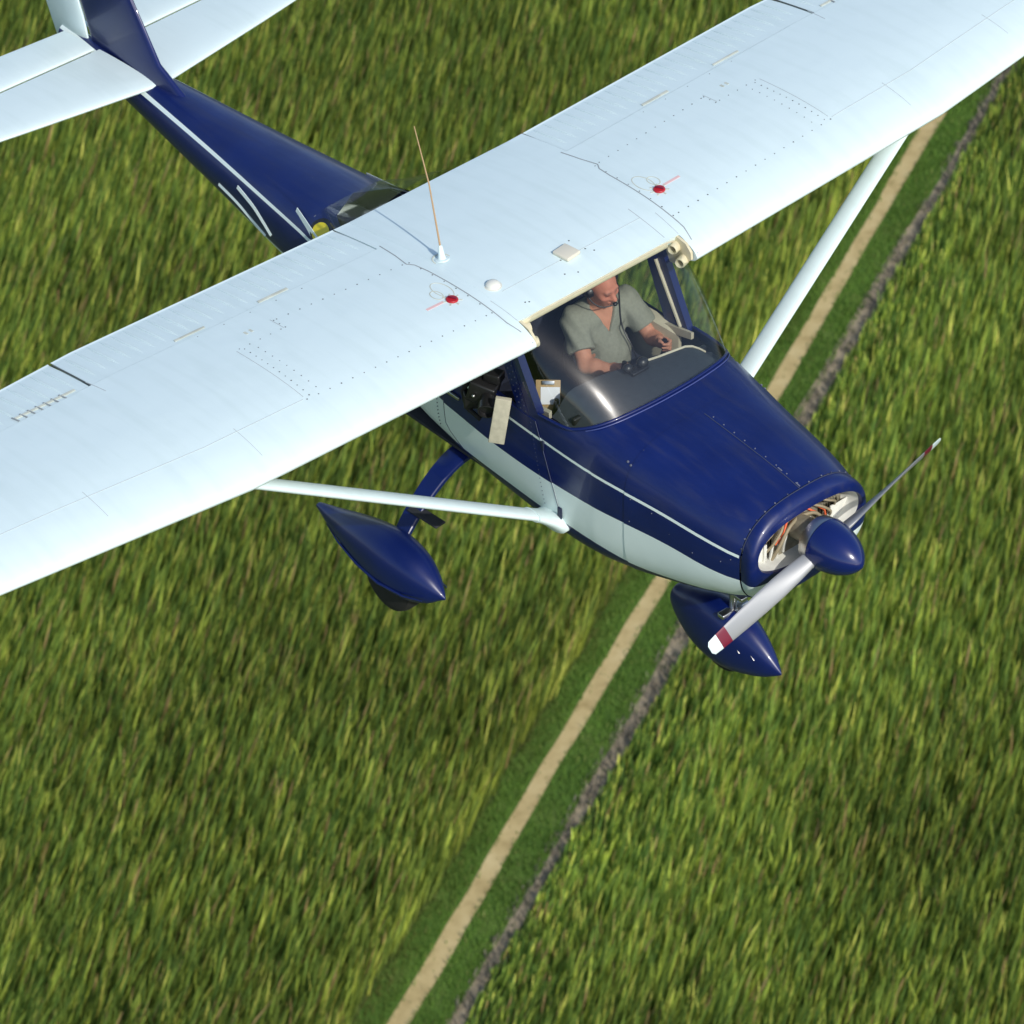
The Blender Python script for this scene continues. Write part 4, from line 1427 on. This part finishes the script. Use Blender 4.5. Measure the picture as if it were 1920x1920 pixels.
# hands round the yoke grips: palm, four fingers of different lengths, thumb from the side of the palm
def hand(WR, grip, side):
    gx, gy, gz = grip
    palm = V(gx - .030, gy + side * .012, gz)
    bd.chain([WR, palm + V(-.030, 0, 0), palm + V(.002, 0, -.004)], [.028, .026, .024], .02, (1, .8, 1.25))
    for k, ln_ in enumerate((.90, 1.0, .95, .78)):
        z = gz + .034 - .0215 * k
        r = .0092 - .0006 * k
        c0 = V(gx - .018, gy + side * .024, z)
        c1 = V(gx + .016, gy + side * .029, z - .002)
        c2 = V(gx + .030, gy + side * (.024 - .026 * ln_), z - .004)
        c3 = V(gx + .010, gy - side * .024 * ln_, z - .005)
        bd.chain([c0, c1, c2, c3], [r * 1.12, r * 1.05, r, r * .85], .006)
    t0 = palm + V(-.014, -side * .012, .026)
    bd.chain([t0, V(gx - .012, gy - side * .024, gz + .040), V(gx + .012, gy - side * .027, gz + .046)], [.0125, .0110, .0088], .008)
hand(WR_R, (-.694, .098, .150), -1)
hand(WR_L, (-.694, .402, .175), 1)
def skin_col(P):
    q = P - HEAD
    f, l, u = q @ hf, q @ hl, q @ hu
    c = np.tile(V(.50, .235, .150), (len(P), 1))
    head = (np.linalg.norm(q, axis=1) < .15)
    c[head] = V(.52, .205, .140)
    def blend(m, col):
        c[:] = c * (1 - m[:, None]) + V(*col) * m[:, None]
    g = lambda f0, l0, u0, sf, sl2, su: np.exp(-(((f - f0) / sf) ** 2 + ((l - l0) / sl2) ** 2 + ((u - u0) / su) ** 2))
    blend(g(.092, 0, -.063, .02, .022, .010) * .75, (.36, .10, .085))
    for sl2 in (-1, 1):
        blend(g(.082, sl2 * .031, .006, .014, .013, .0065) * .95, (.03, .022, .02))
        blend(g(.086, sl2 * .032, .030, .02, .022, .006) * .7, (.14, .10, .085))
        blend(g(.07, sl2 * .045, -.022, .03, .02, .02) * .4, (.60, .20, .15))
    blend(np.clip(g(.06, 0, -.085, .06, .055, .03), 0, 1) * .35, (.36, .22, .18))
    nz = vnoise(np.c_[P[:, 0] + P[:, 2] * .7, P[:, 1] + P[:, 2] * .3] + 9, .012, 21)
    return c * (.92 + .16 * nz)[:, None]
M_skin = leaf_mat('skin', 0.0)
M_skin.node_tree.nodes['Principled BSDF'].inputs['Subsurface Weight'].default_value = 0.08
M_skin.node_tree.nodes['Principled BSDF'].inputs['Subsurface Radius'].default_value = (.01, .004, .002)
BODY = sdf_obj(bd, 'body', [M_skin], person, skin_col, 1)

# shirt: torso and sleeves, open v-neck, wrinkles
sh = Field((-1.33, -.10, -.16), (-.78, .60, .48), .007)
g_ = .014
sh.cone(HIP + V(0, 0, .03), BELLY, .135 + g_, .130 + g_, .05)
sh.cone(BELLY, CHEST, .125 + g_, .115 + g_, .06)
sh.cone(CHEST + V(0, -.07, .04), CHEST + V(0, .07, .04), .10 + g_, .10 + g_, .05)
sh.cone(SH_R + V(0, .03, 0), SH_L + V(0, -.03, 0), .062 + g_, .062 + g_, .06)
sh.cone(NECK0 + V(0, 0, -.05), NECK0 + V(0, 0, -.01), .085, .076, .04)
for SH, EL in ((SH_R, EL_R), (SH_L, EL_L)):
    sh.cone(SH, SH + (EL - SH) * .80, .062 + g_, .058 + g_ * 1.2, .035)
def cutter(X):
    d = np.full(X.shape[:3], -9.0)
    for SH, EL in ((SH_R, EL_R), (SH_L, EL_L)):       # sleeve hems
        a = (EL - SH) / np.linalg.norm(EL - SH)
        r = np.linalg.norm(X - (SH + (EL - SH) * .85), axis=-1)
        d = np.maximum(d, np.where(r < .13, (X - (SH + (EL - SH) * .70)) @ a, -9))
    # v-neck: opening that widens upwards at the front
    z0 = .215
    front = X[..., 0] - (-1.045)
    vee = (X[..., 2] - z0) * .46 - np.abs(X[..., 1] - .235)
    d = np.maximum(d, np.where(front > 0, np.minimum(vee, X[..., 2] - z0), -9))
    d = np.maximum(d, .072 - np.linalg.norm((X - (NECK0 + V(.012, 0, .03))) * V(1, 1, .55), axis=-1))
    return d
gx_, gy_, gz_ = sh.ax[0][:, None, None], sh.ax[1][None, :, None], sh.ax[2][None, None, :]
fold = np.sin(46 * (gz_ + .55 * gy_ + .5 * gx_) + 3 * np.sin(17 * gy_)) * np.sin(19 * (gy_ - .6 * gz_) + 1.2) + .7 * np.sin(61 * (gz_ - .7 * gy_) + 2.5 * np.sin(13 * gx_)) * np.sin(23 * (gx_ + gy_) + .4)
sh.D += (.0052 * fold).astype(np.float32)
sh.cut(cutter)
SHIRT = sdf_obj(sh, 'shirt', [mat('grey_jersey', (.235, .24, .19), .9, spec=.2, vary=.08, scale=60, bump=.15)], person, None, 2)
tr_ = Field((-1.33, -.02, -.24), (-.62, .54, .08), .009)
tr_.cone(HIP, HIP + V(.05, 0, 0), .14, .135, .04)
for sy in (-1, 1):
    tr_.cone(HIP + V(.02, sy * .09, -.04), V(-.72, .25 + sy * .12, -.08), .097, .078, .04)
sdf_obj(tr_, 'trousers', [mat('dark_denim', (.02, .024, .04), .9)], person, None, 2)
hr = Field(HEAD - .16, HEAD + .16, .006)
hr.ell(hp(-.018, 0, .034), (.101, .082, .094), AX, .01)
def hcut(X):
    q = X - HEAD
    f, u = q @ hf, q @ hu
    return np.maximum(f - (.000 + .5 * (u - .06)), -(u + .02 + .5 * np.minimum(f, 0)))
hr.cut(hcut)
sdf_obj(hr, 'hair', [mat('short_grey_hair', (.10, .085, .07), .8, bump=.4, scale=120)], person, None, 1)

# headset worn by the pilot
hs = thing('headset', tuple(hp(0, 0, .10)), 'black aviation headset with microphone boom worn by the pilot in the grey shirt', 'headset')
for sl_ in (-1, 1):
    MB().revolve([(0, .030), (.006, .036), (.022, .035), (.034, .026), (.036, .008)], hp(-.010, sl_ * .076, .0), Vector(hl * sl_), 20).build('ear_cup', M_black, hs)
MB().tube([hp(-.012, .098 * math.cos(t), .02 + .108 * math.sin(t)) for t in np.linspace(.05, PI - .05, 16)], .008, 10).build('headband', M_black, hs)
mb_ = MB().tube([Vector(p) for p in catmull([hp(.005, -.104, -.02), hp(.05, -.096, -.045), hp(.09, -.062, -.062), hp(.110, -.012, -.066)], 14)], .0038, 8)
mb_.ball(Vector(hp(.112, .004, -.066)), (.013, .016, .012), 0, 8)
mb_.build('microphone_boom', M_black, hs)
cd = [hp(-.01, .105, -.03), hp(.02, .12, -.12), V(-.945, .31, .245), V(-.865, .315, .13), V(-.835, .33, .03), V(-.84, .36, -.08)]
MB().tube([Vector(p) for p in catmull(cd, 24)], .0045, 8).build('headset_cord', M_black, hs)

# camera rig on the open door window with its cream flag
rig = thing('camera_rig', (-1.05, -.60, .14), 'black film camera rig with a cream flag panel mounted in the open door window', 'camera')
cb = MB().box((-1.06, -.60, .20), (.15, .13, .13), Matrix.Rotation(.5, 3, 'Z') @ Matrix.Rotation(.25, 3, 'Y'), .012)
cb.box((-1.02, -.56, .29), (.10, .08, .06), Matrix.Rotation(.4, 3, 'Z'), .01)
cb.box((-1.12, -.64, .12), (.09, .07, .10), Matrix.Rotation(.9, 3, 'Z'), .01)
cb.build('camera_body', M_black, rig)
MB().revolve([(0, .040), (.05, .042), (.055, .050), (.11, .052), (.112, .044), (.09, .04)], (-1.00, -.62, .19), (.62, -.66, -.20), 24).build('lens', M_black, rig)
MB().tube([(-1.14, -.63, .24), (-1.17, -.66, .16), (-1.13, -.67, .07), (-1.03, -.66, .04)], .014, 10).build('handle', M_rubber, rig)
MB().tube([(-1.0, -.52, .16), (-.93, -.60, .15), (-.87, -.635, .16)], .012, 10).tube([(-1.1, -.50, .21), (-1.05, -.58, .26)], .010, 8).build('mount_arm', M_dark, rig)
MB().box((-1.175, -.60, .215), (.035, .05, .075), Matrix.Rotation(.5, 3, 'Y'), .005).build('battery', M_paper, rig)
MB().ball((-1.05, -.685, .20), .010, 0, 8).build('knob', M_steel, rig)
zr = Matrix.Rotation(math.atan2(.055, .057), 3, 'Z')
MB().box((-.853, -.668, .135), (.088, .030, .305), zr @ Matrix.Rotation(.16, 3, 'Y'), .004).build('flag_panel', mat('cream_board', (.44, .42, .32), .8, vary=.12, scale=30), rig)

# clipboard standing inside the near side of the windshield
cbt = thing('clipboard', (-.76, -.40, .15), 'tan clipboard holding a white paper sheet inside the near corner of the windshield', 'clipboard')
nv = Vector((.62, -.60, .50)).normalized()
uv_ = Vector((0, 0, 1)) - nv * nv.z
uv_.normalize()
rv_ = uv_.cross(nv)
rot = Matrix((rv_, uv_, nv)).transposed()
MB().box((-.765, -.395, .215), (.135, .165, .008), rot, .003).build('board', M_tan, cbt)
MB().box(Vector((-.765, -.395, .215)) + nv * .006 - uv_ * .004 + rv_ * .012, (.105, .095, .002), rot).build('paper_sheet', M_paper, cbt)
MB().box(Vector((-.765, -.395, .215)) + nv * .01 + uv_ * .068, (.07, .022, .010), rot, .003).build('clip', M_steel, cbt)
